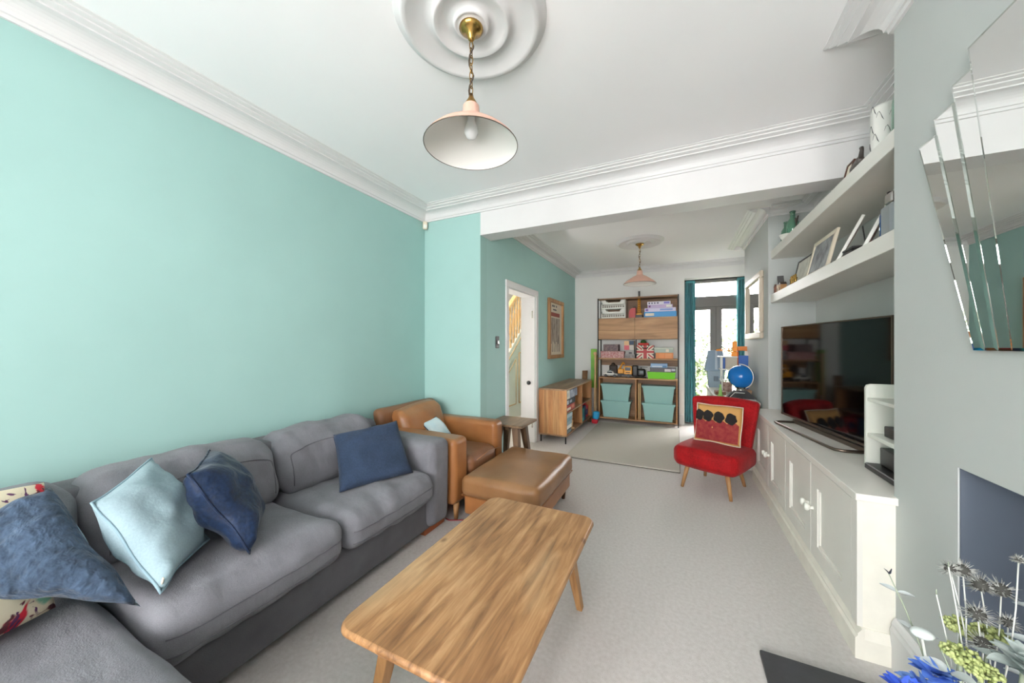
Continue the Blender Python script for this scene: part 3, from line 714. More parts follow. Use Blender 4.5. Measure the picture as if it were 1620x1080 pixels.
MB().rbox(-.004, .004, -.002, .002, -.02, .02, .001, M4=T(.235, -.06, .03, ry=.5)).build('care_tag', 'cream', t)
cushion('velvet_cushion', [(-1.70, .655, .80), (-2.02, .86, .80), (-1.86, .985, .485), (-1.53, .785, .475)], .19, 'velvet', 'plump dark navy velvet cushion in the middle of the sofa', 4, piping='velvet', nz=.010, ex=.36)
cushion('navy_cushion', [(-1.99, 1.50, .725), (-1.765, 1.825, .775), (-1.545, 1.74, .475), (-1.70, 1.32, .475)], .12, 'navy', 'flat navy suede cushion leaning in the corner by the sofa arm', 5, nz=.005, pinch=.03)

# ------------------------------------------------------------------ coffee table
t = thing('coffee_table', 'low wooden coffee table with rounded corners and splayed legs', 'coffee table', (-.675, 1.255, 0))
def rrect(hx, hy, r, n=6):
    p = []
    for (cx, cy, a0) in ((hx-r, hy-r, 0), (-hx+r, hy-r, PI/2), (-hx+r, -hy+r, PI), (hx-r, -hy+r, 3*PI/2)):
        for i in range(n+1): a = a0+PI/2*i/n; p.append((cx+r*math.cos(a), cy+r*math.sin(a)))
    return p
bm = bmesh.new()
def slab(levels):
    mb = MB(); n = None; vs = []
    for (ins, z) in levels:
        p = rrect(.302-ins, .522-ins, .06-min(ins, .05)*.6); n = len(p); vs += [(x, y, z) for x, y in p]
    fs = []
    for k in range(len(levels)-1):
        for i in range(n): fs.append((k*n+i, k*n+(i+1) % n, (k+1)*n+(i+1) % n, (k+1)*n+i))
    mb.add(vs, fs, True); L_ = (len(levels)-1)*n
    mb.f.append(tuple(range(n-1, -1, -1))); mb.f.append(tuple(range(L_, L_+n))); mb.sm += [False]*2; mb.mi += [0]*2
    return mb
slab([(.028, .382), (.006, .395), (.0, .403), (.001, .411), (.005, .417), (.010, .42)]).build('tabletop', 'table_wood', t)
bm.free()
for sx in (-1, 1):
    for sy in (-1, 1):
        top = Vector((sx*.19, sy*.36, .385)); bot = Vector((sx*.245, sy*.425, 0))
        mb = MB(); vs = []
        for (p, hx, hy) in ((bot, .014, .019), (top, .024, .034)):
            for a, b in ((-1, -1), (1, -1), (1, 1), (-1, 1)): vs.append((p.x+a*hx, p.y+b*hy, p.z))
        mb.add(vs, [(0, 3, 2, 1), (4, 5, 6, 7), (0, 1, 5, 4), (1, 2, 6, 5), (2, 3, 7, 6), (3, 0, 4, 7)])
        bev(mb.build('leg', 'leg_wood', t), .004, 2)
for sy in (-1, 1): MB().rbox(-.2, .2, sy*.36-.02, sy*.36+.02, .345, .385, .004).build('apron', 'leg_wood', t)

# ------------------------------------------------------------------ leather armchair and footstool
t = thing('leather_armchair', 'tan leather armchair in the corner beside the sofa', 'armchair', (-1.87, 2.465, 0))
ox, oy = -1.87, 2.465
S(sb(-2.30, -1.50, 2.12, 2.80, .13, .30, r=.03, n=6), 'base', 'leather', t)
S(sb(-2.28, -1.455, 2.075, 2.262, .125, .605, r=.04, n=10, puff=(.004, .005, .006), nz=.004, ns=5, seed=2), 'arm', 'leather', t)
S(sb(-2.28, -1.455, 2.70, 2.855, .125, .615, r=.04, n=10, puff=(.004, .004, .006), nz=.004, ns=5, seed=3), 'arm', 'leather', t)
S(sb(-2.05, -1.44, 2.27, 2.695, .28, .43, r=.055, n=14, puff=(.015, 0, .02), nz=.007, ns=5, seed=5), 'seat_cushion', 'leather_dark', t)
def lean(k):
    def f(out, p, h): return out+Vector((-k*(p.z/h.z+1), 0, 0))
    return f
S(sb(-2.22, -2.10, 2.09, 2.845, .28, .765, r=.05, n=10, nz=.004, ns=4, seed=7, fn=lean(.05)), 'back', 'leather_dark', t)
def bump_top(out, p, h):
    w_ = noise.noise(Vector((out.x*2, out.y*14, out.z*4)))*.008
    return out+Vector((-.055*(p.z/h.z+1)+w_, 0, .02*(1 if p.z > 0 else 0)*(p.y/h.y)))
S(sb(-2.14, -1.97, 2.20, 2.74, .43, .755, r=.06, n=14, puff=(.04, 0, .01), nz=.008, ns=5, seed=8, fn=bump_top), 'back_cushion', 'leather', t)
for (x, y) in ((-1.49, 2.145), (-1.49, 2.80), (-2.22, 2.145), (-2.22, 2.80)):
    mb = MB().cyl((x-ox, y-oy, 0), (x-ox, y-oy, .13), .014, .026, 12); S(mb, 'leg', 'leg_wood', t)
S(MB().tube([(-1.40-ox, 2.3-oy, .41), (-1.403-ox, 2.48-oy, .43), (-1.40-ox, 2.68-oy, .41)], .003, 6), 'piping', 'leather', t)
# cushion on the armchair
t, mb = cushion('small_cushion', [(-2.02, 2.38, .62), (-2.0, 2.56, .645), (-1.84, 2.60, .47), (-1.83, 2.36, .475)], .09, mat('sky_cushion', (172, 208, 220), .8, rgb2=(232, 236, 234), vscale=4), 'small white and sky-blue cushion with dark edging on the leather armchair', 6, piping=col((36, 50, 78), .8), n=14)
t = thing('footstool', 'tan leather footstool in front of the armchair', 'footstool', (-1.10, 2.49, 0))
ox, oy = -1.10, 2.49
S(sb(-1.385, -.825, 2.09, 2.885, .085, .235, r=.02, n=6), 'base', 'leather', t)
S(sb(-1.40, -.805, 2.07, 2.90, .215, .365, r=.045, n=18, puff=(.01, .01, .014), nz=.008, ns=5, seed=11), 'top_cushion', mat('leather_top', (120, 84, 50), .36, rgb2=(152, 110, 72), vscale=3, bump=.12, bscale=60, coat=.15, detail=8), t)
S(MB().tube([(-1.395-ox, 2.075-oy, .225), (-.81-ox, 2.075-oy, .225), (-.81-ox, 2.895-oy, .225), (-1.395-ox, 2.895-oy, .225)], .004, 6, closed=True), 'piping', 'leather', t)
for (x, y) in ((-1.34, 2.15), (-.87, 2.15), (-1.34, 2.83), (-.87, 2.83)):
    S(MB().cyl((x-ox, y-oy, 0), (x-ox, y-oy, .09), .015, .024, 12), 'leg', mat('dark_leg', (74, 44, 28), .5), t)

# ------------------------------------------------------------------ side table
t = thing('side_table', 'small dark wooden side table between armchair and doorway', 'side table', (-1.485, 3.10, 0))
o = MB().rbox(-.19, .195, -.19, .19, .525, .55, .004).build('tabletop', 'dark_table', t); bev(o, .006, 2)
for sx in (-1, 1):
    for sy in (-1, 1):
        vs = []
        for (px, py, z, h) in ((sx*.15, sy*.15, 0, .018), (sx*.085, sy*.085, .525, .034)):
            for a, b in ((-1, -1), (1, -1), (1, 1), (-1, 1)): vs.append((px+a*h, py+b*h, z))
        bev(MB().add(vs, [(0, 3, 2, 1), (4, 5, 6, 7), (0, 1, 5, 4), (1, 2, 6, 5), (2, 3, 7, 6), (3, 0, 4, 7)]).build('leg', 'dark_table_leg', t), .004, 2)
MB().rbox(-.11, .11, -.02, .02, .48, .525, .003).rbox(-.02, .02, -.11, .11, .48, .525, .003).build('stretcher', 'dark_table_leg', t)
tag(MB().tube([(-1.56, 2.11, .006), (-1.52, 2.10, .006), (-1.46, 2.13, .006), (-1.40, 2.16, .006), (-1.36, 2.2, .006)], .004, 6).build('cable', col((150, 40, 48), .6)), 'thin red cable on the carpet between sofa and armchair', 'cable')

# ------------------------------------------------------------------ red chair
t = thing('red_chair', 'red velvet cocktail chair with wooden legs beside the white cabinet', 'chair', (.31, 3.64, 0), -.43)
def seatfn(out, p, h):
    fr = max(0, -p.y/h.y)
    return Vector((out.x*(1-.10*fr**3), out.y-.02*(1-(p.x/h.x)**2)*(1 if p.y < 0 else 0), out.z))
MB().softbox(-.275, .275, -.275, .22, .215, .385, r=.05, n=14, puff=(.008, .012, .02), fn=seatfn).build('seat', 'red_velvet', t)
def bk(out, p, h):
    f_ = (p.z/h.z+1)/2
    x = out.x*(.80+.20*f_); y = out.y+.11*f_-.055*(p.x/h.x)**2*(.4+.6*f_)
    return Vector((x, y, out.z+.012*(1-(p.x/h.x)**2)*(1 if p.z > 0 else 0)))
MB().softbox(-.29, .29, .15, .235, .27, .785, r=.035, n=16, puff=(0, .015, .004), fn=bk).build('backrest', 'red_velvet', t)
for (fx, fy, bx_, by) in ((-.20, -.20, -.155, -.165), (.20, -.20, .155, -.165), (-.17, .24, -.13, .17), (.17, .24, .13, .17)):
    MB().cyl((fx, fy, 0), (bx_, by, .24), .013, .021, 14).build('leg', 'leg_wood', t)
# printed cushion (plain stand-in pattern of amber, dark and crimson shapes)
def R2(p, a, o): return (o[0]+p[0]*math.cos(a)-p[1]*math.sin(a), o[1]+p[0]*math.sin(a)+p[1]*math.cos(a), p[2])
c4 = [R2(p, -.43, (.31, 3.64)) for p in ((-.20, .135, .735), (.185, .16, .735), (.20, .03, .405), (-.185, .03, .40))]
t, mb = cushion('printed_cushion', c4, .10, mat('amber_cloth', (206, 156, 92), .85), 'square cushion with amber, black and crimson print on the red chair', 12, piping='cream', n=14, pinch=.03)
# print: shapes laid over the front face, following its curve
base = Vector((sum(p[0] for p in c4)/4, sum(p[1] for p in c4)/4, min(p[2] for p in c4)))
TL, TR, BR, BL = [Vector(p)-base for p in c4]; nr = mb.nrm
if nr.y > 0: nr = -nr
def onface(u, v, lift=.004):
    a, b = u, v
    p = (BL*(1-a)+BR*a)*(1-b)+(TL*(1-a)+TR*a)*b; U = 2*u-1; V = 2*v-1
    return p+nr*(.05*(max(0, 1-U*U)*max(0, 1-V*V))**.42+lift)
def patch(name, f, m, lift, n=16):
    vs = []; fs = []
    for i in range(n+1):
        for j in range(9):
            u, v = f(i/n, j/8); vs.append(onface(u, v, lift))
    for i in range(n):
        for j in range(8): fs.append((i*9+j, (i+1)*9+j, (i+1)*9+j+1, i*9+j+1))
    MB().add(vs, fs, True).build(name, m, t)
patch('crimson_print', lambda a, b: (.04+.92*a, .04+b*(.50+.07*abs(math.sin(a*4*PI))-.04)), mat('crimson_cloth', (128, 22, 36), .85, rgb2=(150, 60, 52), vscale=30), .008, 40)
for k, cx_ in enumerate((.10, .31, .55, .80)):
    patch('black_print', lambda a, b, cx_=cx_, k=k: (min(.985, max(.015, cx_+(.115*b*(1+.12*math.sin(a*31+k)))*math.cos(a*2*PI))), .67-.01*k+(.15*b*(1+.1*math.sin(a*25)))*math.sin(a*2*PI)), col((26, 22, 22), .85), .010, 20)

# ------------------------------------------------------------------ picture on the green wall
t = thing('framed_poster', 'tall narrow framed poster on the green wall beyond the doorway', 'picture', (XN, 4.78, 1.10))
W_, H_ = .70, .90
def frame_parts(t, W, H, bw, dep, m, xs=1):
    for (y0, y1, z0, z1) in ((0, W, 0, bw), (0, W, H-bw, H), (0, bw, bw, H-bw), (W-bw, W, bw, H-bw)):
        MB().rbox(min(0, xs*dep), max(0, xs*dep), y0, y1, z0, z1, .004).build('frame_side', m, t)
frame_parts(t, W_, H_, .055, .04, 'leg_wood')
MB().box(.004, .012, .05, W_-.05, .05, H_-.05).build('mount', 'cream', t)
pm = mat('print_photo', (120, 108, 100), .6, rgb2=(196, 186, 172), vscale=7, stretch=(1, 2, 1))
MB().box(.012, .014, .10, W_-.16, .10, .62).build('print', pm, t)
MB().box(.012, .014, .10, W_-.16, .64, .70).build('title_band', col((142, 62, 50), .6), t)
lt = MB()
for k, (a, b) in enumerate(((.18, .24), (.26, .30), (.36, .40))): lt.box(.012, .014, a, b, .785, .815)
lt.box(.012, .014, .22, .38, .735, .755)
o = lt.build('lettering', 'black', t); o['kind'] = 'stuff'
st_ = MB()
for k in range(5): st_.box(.014, .0155, .13+k*.08, .16+k*.08, .10, .22+.03*(k % 2))
o = st_.build('print_streaks', 'cream', t); o['kind'] = 'stuff'
# ------------------------------------------------------------------ mirror on the rear chimney breast
t = thing('framed_mirror', 'rectangular wall mirror in a pale moulded frame on the rear chimney breast', 'mirror', (XB, 4.27, 1.37))
W_, H_ = .86, .70
for (y0, y1, z0, z1) in ((0, W_, 0, .07), (0, W_, H_-.07, H_), (0, .07, .07, H_-.07), (W_-.07, W_, .07, H_-.07)):
    MB().rbox(-.035, 0, y0, y1, z0, z1, .010).build('frame_side', mat('pale_frame', (196, 182, 164), .45) if 'pale_frame' not in bpy.data.materials else bpy.data.materials['pale_frame'], t)
MB().box(-.012, -.008, .06, W_-.06, .06, H_-.06).build('glass', 'mirror', t)

# ------------------------------------------------------------------ curtains
def curtain(x0, x1, label, ph):
    t = thing('curtain', label, 'curtain', ((x0+x1)/2, 6.375, .04), group='garden door curtains')
    n = 60; vs = []; fs = []; rows = 14; W = x1-x0; Ht = 2.30
    for j in range(rows+1):
        v = j/rows; wid = W*(1.12-.25*v)
        for i in range(n+1):
            u = i/n; x = (u-.5)*wid+.006*math.sin(v*5+u*9); y = .035*math.sin(u*2*PI*4.5+ph+.5*math.sin(v*3))*(1-.25*v)
            vs.append((x, y, v*Ht))
    for j in range(rows):
        for i in range(n): k = j*(n+1)+i; fs.append((k, k+1, k+n+2, k+n+1))
    o = MB().add(vs, fs, True).build('drape', 'curtain', t)
    md = o.modifiers.new('solid', 'SOLIDIFY'); md.thickness = .004
    MB().box(-W*.43, W*.43, -.012, .012, Ht-.02, Ht+.015).build('heading', 'curtain', t)
curtain(.125, .275, 'teal curtain hanging at the left of the garden door beside the bookcase', 0)
curtain(.84, 1.02, 'teal curtain hanging at the right of the garden door behind the toys', 1.3)
t = thing('curtain_pole', 'dark curtain pole across the top of the garden door opening', 'curtain pole', (.61, 6.375, 2.36))
MB().cyl((-.49, 0, 0), (.485, 0, 0), .010, seg=10).build('pole', 'black_metal', t)
MB().ball((.40, -.01, 0), .016, 12, 8).build('finial', 'silver', t)

# ------------------------------------------------------------------ tall bookcase
BX0, BX1, BY0, BY1 = -1.235, .032, 6.005, 6.275
t = thing('tall_bookcase', 'tall wooden bookcase with black metal frame on the far wall', 'bookcase', (-.60, 6.0, 0))
def Bk(x0, x1, y0, y1, z0, z1, name, m, r=.002): return MB().rbox(x0+.60, x1+.60, y0-6, y1-6, z0, z1, r).build(name, m, t)
for x in (BX0, BX1-.018):
    for y in (BY0, BY1-.018): Bk(x, x+.018, y, y+.018, 0, 2.105, 'metal_post', 'black_metal')
    for z in (2.087, 1.75, 1.39, 1.05, .73): Bk(x, x+.018, BY0+.018, BY1-.018, z, z+.016, 'metal_rail', 'black_metal')
a, b = BX0+.019, BX1-.019
Bk(a, b, BY0, BY1, 2.075, 2.10, 'top_board', 'oak_dark'); Bk(a, b, BY1-.012, BY1, 1.775, 2.075, 'back_panel', 'oak_dark')
Bk(a, b, BY0+.018, BY1, 1.735, 1.757, 'shelf_board', 'oak_dark'); Bk(a, b, BY0+.018, BY1, 1.40, 1.42, 'shelf_board', 'oak_dark')
Bk(a, b, BY0, BY1, 1.062, 1.084, 'shelf_board', 'oak_x'); Bk(a, b, BY1-.012, BY1, .95, 1.06, 'back_panel', 'oak_dark')
xm = -.626
for (p, q) in ((a, xm-.0015), (xm+.0015, b)): Bk(p, q, BY0-.002, BY0+.016, 1.402, 1.757, 'flap_door', 'oak_x')
Bk(xm-.006, xm+.006, BY1-.03, BY1-.018, 1.084, 1.40, 'metal_post', 'black_metal')
Bk(a, b, BY0, BY1, .735, .757, 'shelf_board', 'oak_x'); Bk(a, b, BY0, BY1, .05, .072, 'shelf_board', 'oak_x')
Bk(a, a+.02, BY0, BY1, .072, .735, 'side_panel', 'oak_z'); Bk(b-.02, b, BY0, BY1, .072, .735, 'side_panel', 'oak_z')
Bk(-.622, -.598, BY0, BY1, .072, .735, 'divider', 'oak_z'); Bk(a+.02, b-.02, BY1-.012, BY1, .072, .735, 'back_panel', 'oak_dark')

def pbox(name, label, cat, x0, x1, y0, y1, z0, z1, m, lid=None, band=None, group=None, rz=0, marks=()):
    t = thing(name, label, cat, ((x0+x1)/2, (y0+y1)/2, z0), rz, group); hx, hy, h = (x1-x0)/2, (y1-y0)/2, z1-z0
    MB().rbox(-hx, hx, -hy, hy, 0, h*(.72 if lid else 1), .002).build('body', m, t)
    if lid: MB().rbox(-hx-.003, hx+.003, -hy-.003, hy+.003, h*.70, h, .003).build('lid', lid, t)
    if band: MB().rbox(-hx*.8, hx*.8, -hy-.0045, -hy+.001, h*.25, h*.62, .001).build('printed_label', band, t)
    for (a, b, c_, d, mm) in marks: MB().box(-hx+a*2*hx, -hx+b*2*hx, -hy-.0045, -hy+.001, c_*h, d*h).build('printed_panel', mm, t)
    return t
# crates
def crate(z, label):
    t = thing('plastic_crate', label, 'crate', (-.975, 6.14, z), group='white crates on the bookcase'); w_, d_, h = .205, .105, .155
    MB().rbox(-w_, w_, -d_, d_, 0, .008, .002).build('base', 'white_plastic', t)
    f = [(-w_, 0), (w_, 0), (w_, h), (w_-.075, h), (w_-.115, h-.04), (-w_+.115, h-.04), (-w_+.075, h), (-w_, h)]
    bars = MB()
    for y in (-d_, d_-.006):
        bars.rbox(-w_, w_, y, y+.006, 0, .03, .001).rbox(-w_, w_, y, y+.006, .085, .115, .001).box(-w_, -w_+.025, y, y+.006, .03, h).box(w_-.025, w_, y, y+.006, .03, h)
        bars.prism([(-w_+.02, .115), (-w_+.10, .115), (-w_+.075, h), (-w_+.02, h)], y, y+.006, 'y').prism([(w_-.02, .115), (w_-.02, h), (w_-.075, h), (w_-.10, .115)], y, y+.006, 'y')
        for k in range(9): bars.box(-w_+.045+k*.037, -w_+.058+k*.037, y, y+.006, .03, .085)
        bars.box(-w_+.02, w_-.02, y, y+.006, .052, .062)
    o = bars.build('slotted_wall', 'white_plastic', t)
    MB().rbox(-w_, -w_+.006, -d_, d_, 0, h, .001).build('end_wall', 'white_plastic', t); MB().rbox(w_-.006, w_, -d_, d_, 0, h, .001).build('end_wall', 'white_plastic', t)
    MB().box(-w_+.02, w_-.02, -d_+.02, d_-.02, .008, .07).build('contents', col((120, 112, 100), .8), t)
crate(1.758, 'lower of two stacked white slotted plastic crates on top of the bookcase')
crate(1.915, 'upper of two stacked white slotted plastic crates on top of the bookcase')
# red toy and tower crane
t = thing('red_toy_case', 'red rounded toy case next to the crane on the bookcase top', 'toy', (-.68, 6.14, 1.757))
MB().prism([(-.05, 0), (.06, 0), (.06, .17), (.0, .17), (-.035, .14), (-.05, .09)], -.05, .05, 'y').build('case', col((176, 26, 28), .4), t)
MB().tube([(.02, 0, .17), (.02, 0, .185), (.055, 0, .185), (.055, 0, .17)], .006, 6).build('handle', 'black', t)
t = thing('toy_crane', 'yellow toy tower crane standing on top of the bookcase', 'toy crane', (-.565, 6.10, 1.757))
MB().rbox(-.055, .055, -.045, .045, 0, .05, .006).build('base', 'black', t)
MB().rbox(-.045, .045, -.035, .035, .05, .075, .004).build('turntable', col((214, 150, 40), .4), t)
ms = MB(); hgt = .36
for sx in (-1, 1):
    for sy in (-1, 1): ms.cyl((sx*.018, sy*.018, .07), (sx*.013, sy*.013, hgt), .004, seg=6)
for k in range(8):
    z = .085+k*.034
    ms.cyl((-.018, -.018, z), (.017, -.018, z+.034), .003, seg=5).cyl((.018, -.018, z), (-.017, -.018, z+.034), .003, seg=5).cyl((-.018, .018, z), (-.018, -.018, z+.034), .003, seg=5)
ms.build('lattice_mast', col((226, 156, 36), .4), t)
MB().rbox(-.014, .014, -.014, .014, hgt-.01, hgt+.085, .003).build('jib_head', 'black', t)
# games stack
Yg = (6.04, 6.22)
pbox('board_game', 'wide bright blue game box at the bottom of the stack beside the crane', 'game box', -.485, -.002, *Yg, 1.758, 1.845, col((40, 140, 204), .45), marks=((.04, .32, .25, .75, 'cream'),))
pbox('board_game', 'white and lilac game box second from the bottom, beside the crane', 'game box', -.475, -.012, *Yg, 1.8455, 1.905, col((206, 200, 226), .45), marks=((.03, .12, .2, .8, col((120, 90, 160))), (.5, .9, .3, .7, col((120, 150, 210)))))
pbox('board_game', 'lilac game box second from the top of the stack beside the crane', 'game box', -.43, -.06, *Yg, 1.9055, 1.957, col((186, 166, 206), .45), marks=((.75, .97, .15, .85, 'white_plastic'), (.05, .12, .2, .8, col((110, 60, 110)))))
pbox('board_game', 'white game box with dark lettering on top of the stack beside the crane', 'game box', -.435, -.09, *Yg, 1.9575, 2.01, col((222, 220, 232), .45), marks=((.06, .12, .3, .7, col((60, 50, 90))), (.18, .24, .3, .7, col((60, 50, 90))), (.30, .36, .3, .7, col((60, 50, 90))), (.42, .5, .3, .7, col((60, 50, 90))), (.72, .96, .2, .8, col((128, 120, 200)))))
# second shelf
Y2 = (6.03, 6.21)
def pattern(name, a, b, sc): return mat(name, a, .55, rgb2=b, vscale=sc, detail=6)
pbox('patterned_box', 'red and white patterned flat box on the open bookcase shelf', 'box', -1.182, -.80, *Y2, 1.0845, 1.20, pattern('redwhite', (168, 74, 84), (214, 190, 184), 60), lid=pattern('redwhite2', (160, 84, 92), (210, 184, 178), 60))
pbox('dark_box', 'dark mottled box on top of the red and white patterned box', 'box', -1.14, -.89, *Y2, 1.204, 1.315, pattern('darkmottle', (66, 52, 58), (142, 118, 118), 40))
pbox('grey_box', 'small grey box at the bottom of the middle pile on the open bookcase shelf', 'box', -.785, -.625, *Y2, 1.0845, 1.15, pattern('greymottle', (110, 106, 106), (158, 152, 150), 30), lid=col((150, 146, 144)))
pbox('grey_box', 'grey box with a dark peak print between the small grey box and the coloured block', 'box', -.775, -.64, *Y2, 1.1505, 1.222, col((158, 156, 154)), marks=((.4, .75, .1, .5, col((60, 60, 66))),))
pbox('colour_block_box', 'box with peach, blue and pink panels topping the middle pile', 'box', -.795, -.642, *Y2, 1.2225, 1.372, col((206, 176, 140)), marks=((0, .48, .55, 1, col((216, 176, 128))), (.52, 1, .55, 1, col((32, 62, 92))), (0, .52, 0, .5, col((200, 84, 98))), (.55, 1, 0, .5, col((196, 190, 184)))))
# union flag tin
t = thing('union_flag_tin', 'box printed with the Union flag on the open bookcase shelf', 'box', (-.468, 6.13, 1.0845)); w_, h_ = .133, .215
MB().rbox(-w_, w_, -.085, .085, 0, h_, .004).build('body', col((34, 32, 42), .4), t)
def flag(poly, m, l): MB().prism(poly, -.086-l, -.085, 'y').build('flag_band', m, t)
dx, dy = .05, .04
flag([(-w_, 0), (-w_+dx, 0), (w_, h_-dy), (w_, h_), (w_-dx, h_), (-w_, dy)], 'cream', .0005); flag([(w_, 0), (w_, dy), (-w_+dx, h_), (-w_, h_), (-w_, h_-dy), (w_-dx, 0)], 'cream', .0006)
flag([(-w_, 0), (-w_+.018, 0), (w_, h_-.014), (w_, h_), (w_-.018, h_), (-w_, .014)], col((170, 40, 44)), .0012); flag([(w_, 0), (w_, .014), (-w_+.018, h_), (-w_, h_), (-w_, h_-.014), (w_-.018, 0)], col((170, 40, 44)), .0013)
flag([(-w_, .075), (w_, .075), (w_, .14), (-w_, .14)], 'cream', .0018); flag([(-.045, 0), (.045, 0), (.045, h_), (-.045, h_)], 'cream', .0019)
flag([(-w_, .089), (w_, .089), (w_, .126), (-w_, .126)], col((170, 40, 44)), .0025); flag([(-.026, 0), (.026, 0), (.026, h_), (-.026, h_)], col((170, 40, 44)), .0026)
MB().tube([(-.045, -.088, .185), (-.03, -.094, .165), (.03, -.094, .165), (.045, -.088, .185)], .008, 6).build('handle', 'black', t)
t = thing('toy_hat', 'small red and green toy heaped on the Union flag box', 'toy', (-.50, 6.13, 1.2995))
MB().softbox(-.085, .085, -.06, .06, 0, .04, .018, 4, nz=.003, ns=20).build('brim', col((196, 52, 44), .6), t)
MB().lathe([(.05, .04), (.045, .065), (.025, .085), (0, .092)], seg=16).build('crown', col((46, 96, 44), .6), t)
pbox('orange_box', 'orange box with square panels at the right end of the open bookcase shelf', 'box', -.308, -.05, *Y2, 1.0845, 1.18, col((214, 130, 66)), marks=((.2, .5, .1, .9, col((224, 142, 78))), (.55, .92, .1, .9, col((222, 150, 92)))))
pbox('pale_tin', 'pale green-grey tin with a round white badge on the orange box', 'tin', -.328, -.052, *Y2, 1.1805, 1.265, col((166, 178, 166)), lid=col((190, 196, 182)), marks=((.62, .78, .15, .65, 'cream'),))
# third shelf: vehicles
def wheels(t, xs, y0, r, wd=.02, m='black'):
    for x in xs:
        for sy in (-1, 1):
            MB().cyl((x, sy*y0-wd/2, r), (x, sy*y0+wd/2, r), r, seg=14).build('wheel', m, t)
t = thing('toy_van', 'white and grey toy police car on the bookcase shelf above the bins', 'toy car', (-1.03, 6.10, .7575))
MB().prism([(-.12, .025), (.12, .025), (.12, .055), (.06, .062), (.035, .1), (-.05, .1), (-.075, .065), (-.12, .06)], -.045, .045, 'y').build('body', 'white_plastic', t)
MB().prism([(-.06, .066), (.045, .066), (.03, .094), (-.045, .094)], -.047, .047, 'y').build('windows', col((60, 66, 74), .2), t)
MB().rbox(-.03, .02, -.03, .03, .1, .115, .003).build('light_bar', col((110, 120, 130)), t)
MB().box(-.12, .12, -.047, .047, .03, .04).build('stripe', col((90, 92, 96)), t)
wheels(t, (-.075, .075), .042, .025)
t = thing('toy_truck', 'yellow toy crane truck on the bookcase shelf above the bins', 'toy truck', (-.80, 6.15, .7575)); yl = col((226, 154, 30), .4)
MB().rbox(-.12, .12, -.055, .055, .03, .06, .003).build('chassis', 'black', t)
MB().rbox(-.01, .12, -.06, .06, .05, .19, .008).build('cab', yl, t)
MB().rbox(.01, .10, -.063, -.058, .115, .17, .003).build('window', col((50, 58, 66), .2), t)
MB().rbox(.118, .123, -.045, .045, .115, .17, .003).build('windscreen', col((50, 58, 66), .2), t)
MB().rbox(.02, .09, -.064, -.058, .075, .09, .002).build('grille', col((60, 50, 40)), t)
MB().rbox(-.11, -.02, -.045, .045, .06, .14, .006).build('hopper', yl, t)
MB().cyl((-.09, 0, .13), (-.03, 0, .25), .016, .012, 8).cyl((-.03, 0, .25), (.0, 0, .215), .012, .010, 8).build('boom', yl, t)
wheels(t, (-.085, .065), .055, .03)
t = thing('dark_toy', 'dark brown toy behind the white police car on the bookcase', 'toy', (-1.0, 6.205, .7575))
MB().softbox(-.07, .07, -.03, .03, 0, .20, .028, 5, nz=.006, ns=14).build('body', col((52, 40, 32), .6), t)
MB().ball((0, -.01, .205), .035, 10, 8).build('head', col((60, 46, 36), .6), t)
t = thing('black_toy', 'black toy helicopter beside the yellow truck on the bookcase', 'toy', (-.555, 6.12, .7575))
MB().softbox(-.05, .09, -.05, .05, .02, .15, .035, 6).build('body', 'black', t)
MB().softbox(-.12, -.03, -.04, .04, .02, .205, .02, 5, fn=lambda o_, p, h: o_+Vector((-.0*p.z, 0, 0))).build('tail', 'black', t)
MB().rbox(.0, .06, -.053, -.048, .075, .12, .004).build('window', col((90, 98, 106), .2), t)
MB().cyl((.02, 0, .15), (.02, 0, .175), .006).rbox(-.08, .12, -.008, .008, .173, .179, .002).build('rotor', 'black_metal', t)
MB().cyl((-.08, -.045, .005), (.1, -.045, .005), .005).cyl((-.08, .045, .005), (.1, .045, .005), .005).build('skid', 'black_metal', t)
pb = thing('green_tray', 'bright lime green storage tray on the bookcase shelf', 'tray', (-.225, 6.125, .7575))
def taper(mb, x, y, z0, z1, ins, th=.004):
    vs = []
    for (k, z, q) in ((ins, z0, 0), (0, z1, 0), (0, z1, th), (ins, z0+th, th)):
        for a, b in ((-1, -1), (1, -1), (1, 1), (-1, 1)): vs.append((a*(x-k-q), b*(y-k-q), z))
    fs = [(3, 2, 1, 0)]
    for L_ in range(3):
        for i in range(4): j = (i+1) % 4; fs.append((L_*4+i, L_*4+j, L_*4+4+j, L_*4+4+i))
    fs.append((12, 13, 14, 15)); return mb.add(vs, fs)
taper(MB(), .208, .105, 0, .108, .012).build('tray_body', col((116, 206, 30), .4), pb)
MB().rbox(-.212, .212, -.109, .109, .098, .110, .002).build('rim', col((124, 212, 40), .4), pb)
pbox('dark_game', 'dark grey game box with pale labels lying on the lime green tray', 'game box', -.395, -.015, 6.04, 6.21, .868, .937, col((64, 64, 72), .4), marks=((.58, .82, .15, .75, col((214, 206, 214))), (.84, .98, .3, .8, col((196, 196, 210)))))
pbox('blue_game', 'pale blue game box on top of the dark grey game box', 'game box', -.385, -.135, 6.05, 6.2, .9375, 1.005, col((130, 168, 206), .4), marks=((.1, .7, .15, .4, col((210, 216, 224))), (.72, .95, .1, .5, col((70, 120, 170)))))
